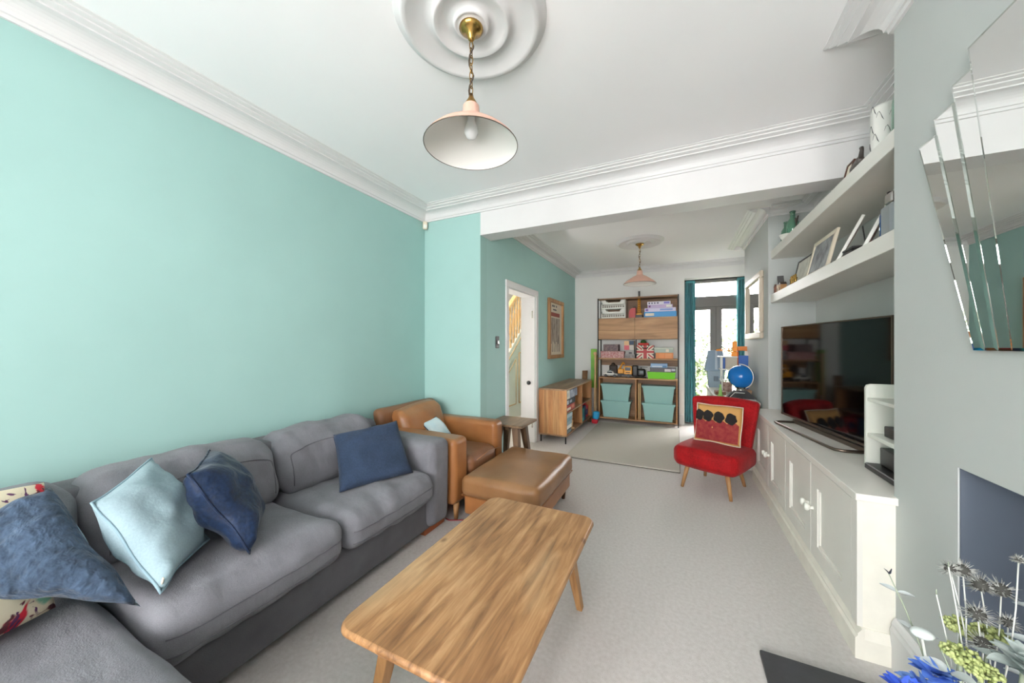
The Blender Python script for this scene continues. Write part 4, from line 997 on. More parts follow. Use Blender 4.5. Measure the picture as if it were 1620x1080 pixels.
# storage bins
def bin_(x, z, label):
    t = thing('storage_bin', label, 'storage bin', (x, 6.13, z), group='pale teal storage bins')
    w_, d_, h = .238, .118, .285
    taper(MB(), w_, d_, 0, h, .035).build('tub', 'bin_teal', t)
    MB().rbox(-w_-.012, w_+.012, -d_-.012, d_+.006, h-.022, h, .004).build('lid', 'bin_teal', t)
    MB().rbox(-w_-.006, w_+.006, -d_-.004, d_, h-.034, h-.022, .002).build('rim', 'bin_teal', t)
bin_(-.935, .0725, 'lower left pale teal storage bin in the bookcase base'); bin_(-.935, .358, 'upper left pale teal storage bin in the bookcase base')
bin_(-.268, .0725, 'lower right pale teal storage bin in the bookcase base'); bin_(-.268, .358, 'upper right pale teal storage bin in the bookcase base')
for k, x in enumerate((-.577, -.553)):
    o = MB().rbox(0, .018, 0, .12, 0, .60, .003).build('wooden_plank', 'pale_wood'); o.location = (x, 6.03+.01*k, .0725)
    tag(o, ('narrow wooden plank standing against the bookcase divider', 'second narrow wooden plank standing next to the right-hand bins')[k], 'plank')

# ------------------------------------------------------------------ easel board and wooden stand beside the bookcase
t = thing('play_easel', 'childs easel with a green board and pale post beside the bookcase', 'easel', (-1.29, 6.02, 0))
MB().rbox(-.085, .02, .10, .12, .55, 1.235, .003).build('board', mat('green_board', (70, 150, 40), .4, rgb2=(140, 190, 40), vscale=3), t)
for (x, y0_, y1_) in ((.012, -.03, .02), (.012, .20, .13)):
    MB().rbox(-.016, .016, -.011, .011, 0, 1.13, .004, M4=T(x, y0_, 0, rx=math.atan2(y0_-y1_, 1.13))).build('post', 'pale_wood', t)
MB().ball((.008, .02, 1.155), .032, 14, 8, sc=(1, .5, 1)).build('post_knob', 'pale_wood', t)
t = thing('curved_board', 'curved brown wooden balance board propped at the end of the sideboard', 'balance board', (-1.40, 5.94, 0), -.75)
bd = []
for i in range(13):
    u = i/12; bd.append((-.07+.16*u**1.6-.04*math.sin(u*PI), .86-.86*u))
pts = bd+[(x+.016, z) for x, z in bd[::-1]]
MB().prism(pts, -.05, .05, 'y').build('deck', 'oak_dark', t)
# ------------------------------------------------------------------ sideboard
SX0, SX1, SY0, SY1 = -1.69, -1.30, 4.375, 5.85
t = thing('sideboard', 'low open wooden sideboard on thin black legs along the green wall', 'sideboard', (-1.5, 5.1, 0))
def Sd(x0, x1, y0, y1, z0, z1, name, m, r=.002): return MB().rbox(x0+1.5, x1+1.5, y0-5.1, y1-5.1, z0, z1, r).build(name, m, t)
Sd(SX0, SX1, SY0, SY1, .70, .722, 'top_board', 'oak_y'); Sd(SX0, SX1, SY0, SY1, .095, .115, 'bottom_board', 'oak_y')
w0 = SX0
for k, wd in enumerate((.075, .06, .065, .09, .10)):     # side made of glued planks
    Sd(w0, w0+wd, SY0, SY0+.022, .115, .70, 'side_plank', ('oak_z', 'leg_wood')[k % 2] if k != 2 else 'oak_z', .0012); w0 += wd
Sd(SX0, SX1, SY1-.022, SY1, .115, .70, 'end_panel', 'oak_z'); Sd(SX0, SX0+.01, SY0+.022, SY1-.022, .115, .70, 'back_panel', 'oak_dark')
Sd(SX0+.01, SX1, 5.19, 5.21, .115, .70, 'divider', 'oak_z'); Sd(SX0+.01, SX1-.004, SY0+.022, 5.19, .39, .408, 'inner_shelf', 'oak_y'); Sd(SX0+.01, SX1-.004, 5.21, SY1-.022, .39, .408, 'inner_shelf', 'oak_y')
for x in (SX0+.02, SX1-.025):
    for y in (SY0+.01, SY1-.03): Sd(x, x+.015, y, y+.015, 0, .095, 'leg', 'black_metal')
def sbox(name, label, cat, y0, y1, z0, z1, m, xa=-1.55, xb=-1.315, marks=()):
    t = thing(name, label, cat, ((xa+xb)/2, (y0+y1)/2, z0)); hx, hy, h = (xb-xa)/2, (y1-y0)/2, z1-z0
    MB().rbox(-hx, hx, -hy, hy, 0, h, .002).build('body', m, t)
    for (a, b, c_, d, mm) in marks: MB().box(hx-.001, hx+.002, -hy+a*2*hy, -hy+b*2*hy, c_*h, d*h).build('printed_panel', mm, t)
sbox('red_game_box', 'red and white game box at the bottom of the upper sideboard compartment', 'game box', 4.41, 4.83, .4085, .49, col((168, 56, 52)), marks=((.05, .5, .2, .6, 'cream'), (.6, .9, .3, .8, col((200, 120, 90)))))
sbox('black_game_box', 'black game box with pale print on the red game box in the sideboard', 'game box', 4.41, 4.86, .4905, .575, col((34, 36, 44)), marks=((.05, .25, .2, .8, col((190, 196, 204))), (.35, .6, .3, .7, col((150, 160, 176)))))
sbox('white_box', 'white and cream box next to the blue-grey one in the sideboard top left', 'box', 4.41, 4.575, .5755, .69, col((222, 218, 206)), marks=((.2, .7, .3, .7, col((196, 196, 190))),))
sbox('bluegrey_box', 'blue-grey printed box on the black game box in the sideboard', 'box', 4.58, 4.97, .5755, .685, pattern('bluegrey', (84, 90, 112), (176, 182, 194), 14))
for k, (zz, c_) in enumerate(((.1155, (98, 110, 112)), (.175, (222, 222, 214)), (.225, (150, 172, 178)), (.275, (120, 156, 170)), (.3235, (176, 196, 198)))):
    sbox('picture_book', ('dark grey book at the bottom of the sideboard book pile', 'white book second from the bottom of the sideboard book pile', 'grey-blue book in the middle of the sideboard book pile', 'blue book second from the top of the sideboard book pile', 'pale blue book on top of the sideboard book pile')[k], 'book', 4.42+.01*(k % 3), 4.66+.012*k, zz, zz+.048, col(c_))
t = thing('wooden_figure', 'small pale wooden figure standing in the lower sideboard compartment', 'figurine', (-1.36, 4.80, .1155))
MB().lathe([(0, 0), (.05, 0), (.05, .012), (.02, .02), (.024, .06), (.03, .10), (.016, .135), (0, .138)], seg=14).build('body', 'pale_wood', t)
MB().ball((0, 0, .16), .026, 12, 8).build('head', 'pale_wood', t)
t = thing('gold_toy', 'brown and gold toy in the far upper compartment of the sideboard', 'toy', (-1.40, 5.38, .4085))
MB().softbox(-.05, .05, -.07, .07, 0, .10, .03, 5, nz=.006, ns=12).build('body', col((120, 88, 54), .6), t)
MB().softbox(-.03, .03, -.03, .05, .10, .22, .025, 5, nz=.006, ns=12).build('neck', col((168, 130, 82), .6), t)
sbox('teal_box', 'teal box standing in the far lower compartment of the sideboard', 'box', 5.225, 5.40, .1155, .315, col((32, 132, 138)), marks=((.1, .9, .1, .3, col((60, 170, 170))),))
sbox('navy_box', 'navy blue box between the teal box and the red toy in the sideboard', 'box', 5.41, 5.50, .1155, .34, col((40, 50, 92)))
t = thing('red_toy', 'red plastic toy in the far lower compartment of the sideboard', 'toy', (-1.41, 5.65, .1155))
MB().softbox(-.08, .08, -.12, .10, 0, .20, .03, 6).build('body', col((196, 24, 36), .4), t); MB().softbox(-.06, .06, -.05, .05, .2, .25, .02, 4).build('cabin', col((170, 20, 40), .4), t)
MB().cyl((.08, -.05, .1), (.09, -.05, .1), .05, seg=16).build('wheel', col((60, 40, 90), .4), t)
t = thing('blue_toy', 'bright blue and red toy on the carpet at the end of the sideboard', 'toy', (-1.235, 5.80, 0))
MB().softbox(-.05, .05, -.06, .06, .07, .2, .03, 6, M4=T(0, 0, 0, ry=.15)).build('body', col((36, 160, 214), .4), t); MB().softbox(-.045, .05, -.06, .05, 0, .075, .02, 5).build('base', col((196, 30, 50), .4), t)

# ------------------------------------------------------------------ white desk along the rear chimney breast
t = thing('white_desk', 'narrow white desk along the rear chimney breast in front of the garden door', 'desk', (.59, 5.1, 0))
MB().rbox(-.195, .19, -.80, .82, .675, .705, .003).build('desktop', 'white_plastic', t)
for y in (-.79, .79): MB().rbox(-.185, .18, y-.012, y+.012, 0, .675, .002).build('end_panel', 'white_plastic', t)
MB().rbox(.16, .178, -.77, .77, .35, .675, .002).build('back_rail', 'white_plastic', t)
DZ = .7055
t = thing('globe', 'blue desk globe on a black base above the red chair', 'globe', (.65, 4.60, DZ))
def globe_mat():
    m, nt, b = new_mat('globe'); N = nt.nodes; L = nt.links
    tc = N.new('ShaderNodeTexCoord'); n = N.new('ShaderNodeTexNoise'); n.inputs['Scale'].default_value = 9; n.inputs['Detail'].default_value = 6; L.new(tc.outputs['Object'], n.inputs[0])
    r = N.new('ShaderNodeValToRGB'); e = r.color_ramp.elements; e[0].position = .60; e[1].position = .64; e[0].color = (*lin((12, 104, 180)), 1); e[1].color = (*lin((30, 110, 84)), 1)
    L.new(n.outputs[0], r.inputs[0]); L.new(r.outputs[0], b.inputs['Base Color']); b.inputs['Roughness'].default_value = .2
    return m
gm = globe_mat(); gz = .245; gr = .128
sp = MB().ball((0, 0, 0), gr, 36, 20).build('sphere', gm, t); sp.location = (0, 0, gz); sp.rotation_euler = (0, .35, .4)
MB().tube([((gr+.008)*math.sin(a)*.75, (gr+.008)*math.sin(a)*.66*-1, gz+(gr+.008)*math.cos(a)) for a in [-.15+PI*1.1*k/24 for k in range(25)]], .005, 6).build('meridian', 'white_plastic', t)
MB().lathe([(.05, .085), (.035, .10), (.055, .118), (.06, .125)], seg=24).build('cup', 'silver', t)
MB().prism([(-.135, 0), (.135, 0), (.135, .015), (.06, .085), (-.06, .085), (-.135, .015)], -.045, .045, 'y').build('base', 'black', t)
MB().tube([(-.11, -.048, .012), (-.065, -.048, .065), (.03, -.048, .065)], .004, 6).build('base_trim', 'white_plastic', t)
t = thing('grey_box_crate', 'blue-grey plastic bin with slanted sides, lower of the pair by the garden door', 'storage bin', (.50, 5.72, DZ)); gb = col((134, 152, 166), .5)
taper(MB(), .105, .12, 0, .235, .02).build('tub', gb, t); MB().rbox(-.11, .11, -.125, .125, .222, .236, .003).build('rim', gb, t)
MB().rbox(-.03, .03, -.1245, -.10, .09, .16, .004).build('grip', col((96, 110, 124)), t)
t = thing('upturned_crate', 'upturned blue-grey plastic bin, upper of the pair by the garden door', 'storage bin', (.495, 5.70, DZ+.2365)); gb2 = col((116, 138, 158), .5)
taper(MB(), .125, .125, 0, .29, -.0).build('rim', gb2, t) if False else None
vs = []
for (k, z) in ((.128, 0), (.128, .02), (.085, .285)):
    for a, b in ((-1, -1), (1, -1), (1, 1), (-1, 1)): vs.append((a*k, b*k*.95, z))
MB().add(vs, [(3, 2, 1, 0), (0, 1, 5, 4), (1, 2, 6, 5), (2, 3, 7, 6), (3, 0, 4, 7), (4, 5, 9, 8), (5, 6, 10, 9), (6, 7, 11, 10), (7, 4, 8, 11), (8, 9, 10, 11)]).build('tub', gb2, t)
MB().prism([(-.012, .02), (.02, .02), (.012, .284), (-.008, .284)], -.126, -.084, 'y').build('ridge', col((160, 176, 190)), t)
# toy building with crane
t = thing('toy_garage', 'wood and white toy building with several decks on the desk', 'toy garage', (.615, 5.22, DZ))
for k, (x, y) in enumerate(((-.09, -.07), (.09, -.07), (-.09, .07), (.09, .07))): MB().rbox(x-.007, x+.007, y-.007, y+.007, 0, .44, .001).build('post', 'white_plastic', t)
for z, w_ in ((.14, .11), (.28, .115), (.44, .13)): MB().rbox(-w_, w_, -.085, .085, z, z+.014, .002).build('deck', 'white_plastic', t)
MB().rbox(-.05, .085, -.02, .07, .294, .44, .003).build('office', col((196, 188, 168)), t)
MB().rbox(-.08, -.055, -.06, .06, .294, .44, .002).build('lift_tower', col((30, 84, 160)), t)
for k in range(5): MB().cyl((-.095+k*.03, -.08, .154), (-.095+k*.03, -.08, .20), .003, seg=6).build('railing', col((150, 160, 170)), t)
MB().rbox(-.10, .02, -.06, .06, 0, .12, .002).build('brick_base', pattern('brick_toy', (120, 84, 66), (176, 150, 136), 30), t)
MB().cyl((.08, -.08, .0), (.08, -.08, .54), .006, seg=8).build('crane_post', col((200, 96, 40)), t)
og = col((232, 142, 26), .45)
cr = thing('orange_toy_crane', 'orange toy crane with long lattice jib on the toy building', 'toy crane', (.665, 5.22, DZ+.4545))
MB().rbox(-.03, .045, -.03, .03, .0, .06, .006).build('slewing_base', og, cr); MB().rbox(-.02, .03, -.025, .025, .06, .19, .006).build('tower', og, cr)
MB().rbox(.03, .155, -.025, .025, .07, .125, .005).build('counterweight', col((206, 116, 40)), cr)
jb = MB()
for z in (.065, .105): jb.cyl((-.02, 0, z), (-.20, 0, .07+(z-.065)*.3), .005, seg=6)
for k in range(7): jb.cyl((-.03-.024*k, 0, .066), (-.042-.024*k, 0, .10-.003*k), .003, seg=5).cyl((-.042-.024*k, 0, .10-.003*k), (-.054-.024*k, 0, .066), .003, seg=5)
jb.build('jib', og, cr); MB().cyl((.0, 0, .19), (-.19, 0, .078), .002, seg=5).build('jib_cable', 'black', cr)
o = tag(MB().rbox(-.05, .05, -.012, .012, 0, .47, .003).build('blue_folder', col((22, 82, 158), .5)), 'tall bright blue folder standing against the wall behind the globe', 'folder'); o.location = (.735, 5.02, DZ)
t = thing('green_toy_tree', 'small light green toy cone beside the globe on the desk', 'toy', (.455, 4.62, DZ))
MB().lathe([(.0, 0), (.035, 0), (.035, .012), (.02, .03), (.014, .09), (.008, .13), (0, .135)], seg=14).build('cone', col((150, 196, 108), .5), t); MB().ball((0, 0, .135), .012, 8, 6).build('tip', col((160, 206, 120), .5), t)
pbox('brown_book', 'flat brown book on the desk to the left of the globe', 'book', .42, .53, 4.80, 4.95, DZ, DZ+.04, col((128, 92, 66)))
pbox('wooden_tray', 'tan wooden box on the desk behind the globe against the wall', 'box', .66, .775, 4.74, 4.90, DZ, DZ+.075, col((164, 128, 94)), lid=col((176, 140, 104)))

# ------------------------------------------------------------------ things on the floating shelves
k_ = .89/.95
t = thing('white_vase', 'white cylindrical vase with dark floral sprigs on the upper shelf', 'vase', (.925, 2.31, ZU))
MB().lathe([(0, 0), (.052, 0), (.055, .01), (.055, .25), (.053, .26), (.048, .26), (.048, .02), (0, .02)], seg=28).build('body', col((232, 231, 226)), t)
for k, (a0, z0) in enumerate(((3.4, .10), (3.0, .15), (3.7, .2), (4.2, .12), (2.7, .07), (4.5, .19), (3.2, .24))):
    pts = [(.0565*math.cos(a0+.10*j), .0565*math.sin(a0+.10*j), z0+.025*math.sin(j*.9)) for j in range(6)]
    MB().tube(pts, [.0004, .0008, .0013, .0009, .0016, .0004], 5).build('sprig', col((60, 62, 66)), t)
t = thing('green_vase', 'green glass vase at the near end of the upper shelf', 'vase', (.945, 2.17, ZU))
MB().lathe([(0, 0), (.05, 0), (.058, .05), (.055, .20), (.045, .26), (.05, .29), (.042, .285), (.046, .19), (.046, .03), (0, .02)], seg=24).build('body', 'green_glass', t)
t = thing('bird_figure', 'small dark bird figurine on the upper shelf', 'figurine', (.87, 2.46, ZU))
MB().softbox(-.018, .018, -.05, .05, .03, .075, .017, 5, fn=lambda o_, p, h: o_+Vector((0, 0, -.25*p.y))).build('body', col((86, 80, 76)), t); MB().tube([(0, -.04, .07), (0, -.055, .11), (0, -.05, .125)], [.012, .008, .009], 6).build('neck', col((70, 64, 60)), t); MB().cyl((0, 0, 0), (0, 0, .035), .005).build('leg', col((60, 56, 54)), t)
def easel_frame(name, label, y0, y1, z, h, bw, fm, pm_, x=.86, lean=.22, rz=0, cat='picture frame', mt=None):
    t = thing(name, label, cat, (x, (y0+y1)/2, z+.012*lean), rz); W = y1-y0; hy = W/2
    R_ = Matrix.Rotation(lean, 4, 'Y')
    for (a, b, c_, d) in ((-hy, hy, 0, bw), (-hy, hy, h-bw, h), (-hy, -hy+bw, bw, h-bw), (hy-bw, hy, bw, h-bw)): MB().rbox(-.004, .012, a, b, c_, d, .002, M4=R_).build('frame_side', fm, t)
    MB().box(.002, .010, -hy+bw*.8, hy-bw*.8, bw*.8, h-bw*.8, M4=R_).build('picture', pm_, t)
    MB().rbox(0, .004, -.02, .02, 0, h*.75, .001, M4=T(h*lean*.95+.03, 0, 0, ry=-.12)).build('strut', 'black', t)
    return t
easel_frame('photo_frame', 'small dark photo frame standing on the upper shelf', 2.57, 2.66, ZU, .14, .012, col((90, 60, 50)), 'cream', x=.87)
easel_frame('photo_frame', 'black low frame lying towards the middle of the upper shelf', 2.90, 3.08, ZU, .115, .02, 'black', col((60, 58, 58)), x=.875, lean=.6)
for k, (y, h, r) in enumerate(((4.0, .24, .04), (3.80, .27, .045))):
    t = thing('green_bottle', ('shorter green glass bottle at the far end of the upper shelf', 'taller green glass bottle at the far end of the upper shelf')[k], 'bottle', (.92, y, ZU))
    MB().lathe([(0, 0), (r, 0), (r, h*.55), (r*.85, h*.68), (r*.42, h*.78), (r*.40, h*.95), (r*.5, h*.96), (r*.5, h), (r*.3, h)], seg=20).build('body', 'green_glass', t)
    MB().lathe([(r*.31, h), (r*.31, h*.9), (0, h*.9)], seg=14).build('mouth', col((90, 140, 118)), t)
t = thing('twig_ornament', 'dark branching twig ornament beside the green bottles', 'ornament', (.875, 3.50, ZU))
MB().tube([(0, 0, 0), (0, .01, .07), (0, .035, .13)], .006, 6).build('stem', col((60, 50, 44)), t); MB().tube([(0, .01, .08), (0, -.02, .12), (0, -.035, .125)], .005, 6).build('branch', col((60, 50, 44)), t); MB().tube([(0, .03, .12), (0, .055, .125)], .005, 6).build('branch', col((60, 50, 44)), t)
t = thing('shell_dish', 'small white dish in front of the green bottles', 'dish', (.86, 3.72, ZU)); MB().lathe([(0, 0), (.03, 0), (.055, .05), (.05, .05), (.027, .008), (0, .008)], seg=18).build('bowl', 'white_plastic', t); MB().ball((0, 0, .03), .03, 10, 6).build('shell', 'cream', t)
# lower shelf
for k, (y, h, w_, c_, rc) in enumerate(((3.97, .075, .07, (150, 92, 66), (110, 70, 52)), (3.88, .085, .055, (214, 196, 170), (90, 90, 90)), (3.80, .07, .06, (176, 130, 84), (80, 70, 62)))):
    t = thing('little_house', ('small terracotta ornament house at the far end of the lower shelf', 'small cream ornament house with grey spire on the lower shelf', 'small tan ornament house next to the cream one on the lower shelf')[k], 'ornament', (.85, y, ZLo))
    MB().rbox(-.022, .022, -w_/2, w_/2, 0, h*.75, .002).build('walls', col(c_), t)
    MB().prism([(-w_*.55, h*.75), (w_*.55, h*.75), (0, h*(1.1 if k != 1 else 1.7))], -.024, .024, 'x').build('roof', col(rc), t); MB().box(-.0235, -.02, -.008, .008, .0, .03).build('door', col((90, 60, 44)), t)
sk = mat('sketch_print', (176, 176, 168), .6, rgb2=(222, 220, 208), vscale=12); bw_ = mat('mono_print', (64, 66, 70), .5, rgb2=(176, 178, 182), vscale=11)
easel_frame('sketch_frame', 'framed pale sketch leaning at the back of the lower shelf', 3.33, 3.66, ZLo, .215, .012, col((70, 72, 74)), sk, x=.885, lean=.2)
easel_frame('mono_frame', 'cream frame with a black and white picture on the lower shelf', 2.86, 3.26, ZLo, .265, .028, 'cream', bw_, x=.865, lean=.22)
t = thing('brass_figures', 'row of little brass figures in front of the pale sketch', 'figurine', (.835, 3.43, ZLo))
for k in range(3): MB().lathe([(0, 0), (.014, 0), (.01, .02), (.014, .04), (.006, .052), (.010, .06), (0, .072)], c=(0, -.055+.05*k, 0), seg=10).build('figure', 'brass', t)
easel_frame('edge_frame', 'white-edged picture seen edge-on in the middle of the lower shelf', 2.72, 2.88, ZLo, .295, .012, 'white_plastic', col((196, 176, 166)), x=.885, lean=.42, rz=-.29)
easel_frame('tall_card', 'tall white-edged card leaning towards the near end of the lower shelf', 2.365, 2.545, ZLo, .30, .012, 'white_plastic', col((188, 150, 132)), x=.885, lean=.40, rz=-.33)
t = thing('black_box', 'low black box lying between the edge-on pictures', 'box', (.925, 2.62, ZLo)); MB().rbox(-.04, .04, -.06, .06, 0, .055, .003).build('body', 'black', t); MB().rbox(-.042, .042, -.062, .062, .055, .068, .003).build('lid', col((36, 34, 36)), t)
easel_frame('brown_photo', 'small brown photograph in a dark frame at the back of the lower shelf', 2.40, 2.52, ZLo, .19, .01, 'black', mat('sepia', (120, 104, 80), .6, rgb2=(176, 160, 128), vscale=18), x=1.06, lean=.12)
t = thing('blue_bottle', 'deep blue glass bottle near the end of the lower shelf', 'bottle', (.895, 2.20, ZLo)); MB().lathe([(0, 0), (.036, 0), (.036, .12), (.03, .14), (.014, .16), (.014, .2), (.018, .205), (.01, .205)], seg=20).build('body', 'blue_glass', t); MB().cyl((0, 0, .2), (0, 0, .225), .012).build('stopper', 'black', t)
t = thing('silver_flask', 'clear glass flask with silver cap on the lower shelf', 'flask', (.875, 2.12, ZLo)); MB().rbox(-.03, .03, -.045, .045, 0, .145, .01).build('body', 'clear_glass', t); MB().rbox(-.022, .022, -.03, .03, .146, .195, .006).build('cap', 'silver', t)
t = thing('photo_frame', 'silver framed item at the very near end of the lower shelf', 'picture frame', (.87, 2.03, ZLo)); MB().rbox(-.005, .012, -.035, .035, 0, .20, .003).build('frame', 'silver', t); MB().box(-.007, -.004, -.022, .022, .03, .17).build('picture', col((80, 84, 88)), t)

# ------------------------------------------------------------------ flowers in front of the fireplace
t = thing('flower_vase', 'stone-coloured vase on the hearth holding dried flowers', 'vase', (.56, 1.10, .022))
MB().lathe([(0, 0), (.07, 0), (.09, .06), (.095, .16), (.075, .27), (.055, .33), (.06, .36), (.052, .355), (.045, .32), (.06, .25), (.06, .05), (0, .04)], seg=28).build('body', col((120, 118, 112), .5), t)
MB().lathe([(.061, .36), (.066, .355), (.062, .345)], seg=28).build('lip', col((110, 108, 102), .5), t)
VB = Vector((.56, 1.10, .35))
stem_w = col((206, 208, 202), .6); stem_g = col((150, 160, 140), .6)
def stem_to(root, p, m=stem_w, r=.0013, bend=.02):
    p = Vector(p); d = p-root; s_ = d.cross(Vector((0, 0, 1))); s_ = s_.normalized()*bend if s_.length > 1e-5 else Vector((bend, 0, 0))
    return [root+d*u+s_*math.sin(u*PI) for u in (0, .2, .4, .6, .8, 1)], r
def leaf(mb, p, d, up, L, W, curl=.15):
    p = Vector(p); d = Vector(d).normalized(); s_ = d.cross(Vector(up)); s_ = s_.normalized() if s_.length > 1e-4 else d.orthogonal().normalized(); u_ = s_.cross(d)
    n = 6; vs = []; fs = []
    for i in range(n+1):
        a = i/n; wd = W*math.sin(PI*a**.8)**.8 if 0 < a < 1 else .0008
        c = p+d*L*a-u_*L*curl*a*a
        vs += [c-s_*wd+u_*wd*.25, c, c+s_*wd+u_*wd*.25]
    for i in range(n):
        k = i*3; fs += [(k, k+1, k+4, k+3), (k+1, k+2, k+5, k+4)]
    b0 = len(vs); vs2 = [v-u_*.0008 for v in vs]
    mb.add(vs, fs, True); mb.add(vs2, [f[::-1] for f in fs], True)
def thistle(p, label, R=.024, seed=0):
    p = Vector(p); rnd = random.Random(seed); root = VB+Vector((rnd.uniform(-.03, .03), rnd.uniform(-.03, .03), 0))
    t = thing('thistle', label, 'flower', root, group='spiky thistle heads')
    pts, r = stem_to(Vector((0, 0, 0)), p-root); MB().tube(pts, r, 6).build('stem', stem_w, t)
    q = p-root; d = (pts[-1]-pts[-2]).normalized()
    hd = MB().ball(q, R*.55, 12, 8).build('head', col((62, 62, 58), .8), t)
    sp = MB()
    for i in range(80):
        v = Vector((rnd.gauss(0, 1), rnd.gauss(0, 1), rnd.gauss(0, 1))).normalized()
        if v.dot(d) < -.7: continue
        ln = R*rnd.uniform(.85, 1.25); sp.cyl(q+v*R*.4, q+v*ln, .0011, .0003, 3, caps=False)
    for i in range(14):
        a = i/14*2*PI; s1 = d.orthogonal().normalized(); s2 = d.cross(s1); v = (s1*math.cos(a)+s2*math.sin(a)-d*.15).normalized()
        leaf(sp, q-d*R*.2, v, d, R*1.15, .0016, .1)
    o = sp.build('spikes', mat('thistle_spike', (206, 208, 204), .7, rgb2=(120, 120, 114), vscale=90) if 'thistle_spike' not in bpy.data.materials else bpy.data.materials['thistle_spike'], t); o['kind'] = 'stuff'
TH = [((.572, 1.16, .782), .018, 'thistle head furthest left, at the top of the bunch'), ((.599, 1.173, .778), .023, 'tallest large dark thistle head of the bunch'), ((.636, 1.191, .744), .025, 'thistle head just right of and below the tallest one'), ((.664, 1.183, .746), .025, 'thistle head furthest right of the upper row'), ((.598, 1.128, .707), .025, 'pale ringed thistle head in the centre of the bunch'), ((.597, 1.109, .655), .025, 'lowest dark thistle head above the green blossom'), ((.659, 1.157, .689), .018, 'small thistle head low on the right of the bunch'), ((.672, 1.153, .833), .011, 'tiny thistle bud on the tall right-hand stem')]
for i, (p, R, lb) in enumerate(TH): thistle(p, lb, R, i)
silver_leaf = mat('silver_leaf', (176, 186, 188), .55, rgb2=(206, 212, 212), vscale=30)
def euc(p0, p1, n, L, W, label, tip=False, seed=0, m=silver_leaf):
    rnd = random.Random(seed); root = Vector(p0); t = thing('eucalyptus_stem', label, 'foliage', root, group='pale leafy stems')
    pts, r = stem_to(Vector((0, 0, 0)), Vector(p1)-root, bend=.03); MB().tube(pts, [.003, .0028, .0024, .002, .0016, .001], 6).build('stem', stem_g, t)
    for i in range(n):
        u = 1-(i+.5)/n*.62; k = u*5; a = int(min(4, k)); q = pts[a].lerp(pts[a+1], k-a)
        for sgn in (-1, 1):
            lf = MB(); leaf(lf, q, (sgn*.8+rnd.uniform(-.2, .2), -.5*sgn+rnd.uniform(-.3, .3), rnd.uniform(-.1, .35)), (0, -.2, 1), L*rnd.uniform(.8, 1.2), W*rnd.uniform(.8, 1.1)); lf.build('leaf', m, t)
    if tip:
        tb = MB()
        for i in range(5): leaf(tb, pts[-1], (rnd.uniform(-1, 1), rnd.uniform(-1, 1), 1), (1, 0, 0), .014, .003)
        tb.build('bud', col((86, 90, 104)), t)
euc((.545, 1.09, .36), (.472, 1.168, .737), 3, .034, .008, 'thin leafy sprig with dark bud reaching furthest left of the bunch', True, 1)
euc((.60, 1.11, .36), (.70, 1.15, .77), 4, .045, .010, 'leafy sprig with narrow silver leaves at the right edge of the photo', False, 2)
euc((.53, 1.07, .36), (.525, 1.09, .63), 2, .045, .016, 'short silver-leaved sprig beside the blue blossom', False, 3)
for k, (p, lb) in enumerate((((.544, 1.147, .722), 'bare pale stem between the leafy sprig and the thistles'), ((.565, 1.150, .79), 'longest bare pale stem beside the tallest thistle'))):
    root = VB+Vector((.01*k, -.01, 0)); t = thing('bare_stem', lb, 'stem', root); pts, r = stem_to(Vector((0, 0, 0)), Vector(p)-root, bend=.01); MB().tube(pts, .0014, 6).build('stalk', stem_w, t); MB().cyl(pts[-1], pts[-1]+Vector((0, 0, .012)), .0015, .0006, 6).build('tip', stem_g, t)
t = thing('seed_pod_stem', 'translucent round silver seed pod on a ringed stalk', 'flower', (.52, 1.08, .36)); q = Vector((.512, 1.128, .622))-Vector((.52, 1.08, .36))
MB().tube([(0, 0, 0), q*.5+Vector((.005, 0, 0)), q], .0024, 8).build('stalk', stem_w, t); MB().ball(q+Vector((0, 0, .012)), .026, 16, 8, sc=(.8, .6, .4)).build('pod', mat('pod', (198, 206, 204), .3), t)
def blossom(p, R, n, m, label, seed, pl=.03, pw=.011):
    rnd = random.Random(seed); root = VB+Vector((rnd.uniform(-.02, .02), rnd.uniform(-.02, .02), 0)); q = Vector(p)-root
    t = thing('blue_blossom', label, 'flower', root, group='blue blossoms'); MB().tube([(0, 0, 0), q*.5, q], .003, 6).build('stem', stem_g, t)
    for i in range(n):
        v = Vector((rnd.gauss(0, 1), rnd.gauss(0, 1), abs(rnd.gauss(0, .8))+.1)).normalized(); lf = MB(); leaf(lf, q+v*R*.2, v, (0, 0, 1) if abs(v.z) < .9 else (1, 0, 0), pl*rnd.uniform(.8, 1.2), pw, .3); lf.build('petal', m, t)
bl = mat('blue_petal', (52, 96, 196), .6, rgb2=(120, 160, 226), vscale=25)
blossom((.482, 1.066, .555), .03, 26, bl, 'large bright blue blossom at the bottom of the bunch', 21, .028, .011)
blossom((.518, 1.095, .566), .03, 26, bl, 'blue blossom just right of the silver seed pod', 22, .030, .012)
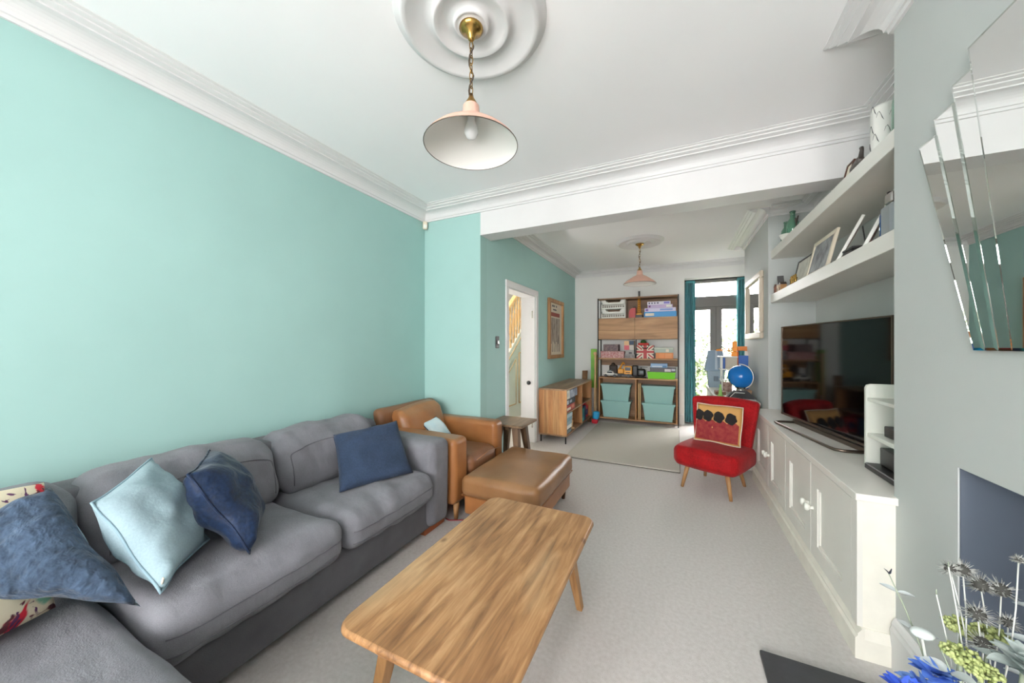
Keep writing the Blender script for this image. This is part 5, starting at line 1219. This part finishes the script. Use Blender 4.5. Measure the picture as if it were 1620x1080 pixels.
blossom((.45, 1.04, .545), .03, 22, mat('deep_blue_petal', (42, 74, 190), .6, rgb2=(70, 110, 220), vscale=25), 'deep blue blossom lowest at the frame edge', 23, .032, .010)
def sedum(p, label, seed, R=.028):
    rnd = random.Random(seed); root = VB+Vector((rnd.uniform(-.03, .03), rnd.uniform(-.03, .03), 0)); q = Vector(p)-root
    t = thing('green_blossom', label, 'flower', root, group='green clustered blossoms'); MB().tube([(0, 0, 0), q*.6, q], .003, 6).build('stem', stem_g, t)
    mb = MB()
    for i in range(150):
        v = Vector((rnd.gauss(0, 1), rnd.gauss(0, 1), rnd.gauss(0, .6))).normalized()*R*rnd.random()**.4; mb.ball(q+Vector((v.x, v.y, v.z*.6+.005)), .004*rnd.uniform(.7, 1.3), 5, 4)
    o = mb.build('florets', mat('sedum', (146, 158, 96), .7, rgb2=(182, 190, 130), vscale=40) if 'sedum' not in bpy.data.materials else bpy.data.materials['sedum'], t); o['kind'] = 'stuff'
for i, (p, lb) in enumerate((((.577, 1.074, .614), 'pale green clustered blossom at the bottom centre of the bunch'), ((.598, 1.175, .640), 'pale green clustered blossom behind the thistle stems on the left'), ((.645, 1.173, .640), 'pale green clustered blossom behind the thistles on the right'), ((.556, 1.095, .625), 'pale green clustered blossom between blue and silver leaves'))): sedum(p, lb, 30+i)
t = thing('silver_rosette', 'large rosette of broad silver leaves at the bottom right corner', 'foliage', (.59, 1.04, .37)); q = Vector((.622, 1.055, .650))-Vector((.59, 1.04, .37))
MB().tube([(0, 0, 0), q*.5, q], .005, 8).build('stem', stem_g, t)
rnd = random.Random(5)
bigl = mat('broad_silver_leaf', (150, 164, 162), .6, rgb2=(200, 208, 204), vscale=22, bump=.2, bscale=60)
for i in range(16):
    a = i*2.4; el = .15+.06*i; v = Vector((math.cos(a)*math.cos(el), math.sin(a)*math.cos(el), math.sin(el)))
    lf = MB(); leaf(lf, q+Vector((0, 0, .002*i)), v, (0, 0, 1), .064-.0022*i, .021-.0007*i, .25); lf.build('leaf', bigl, t)
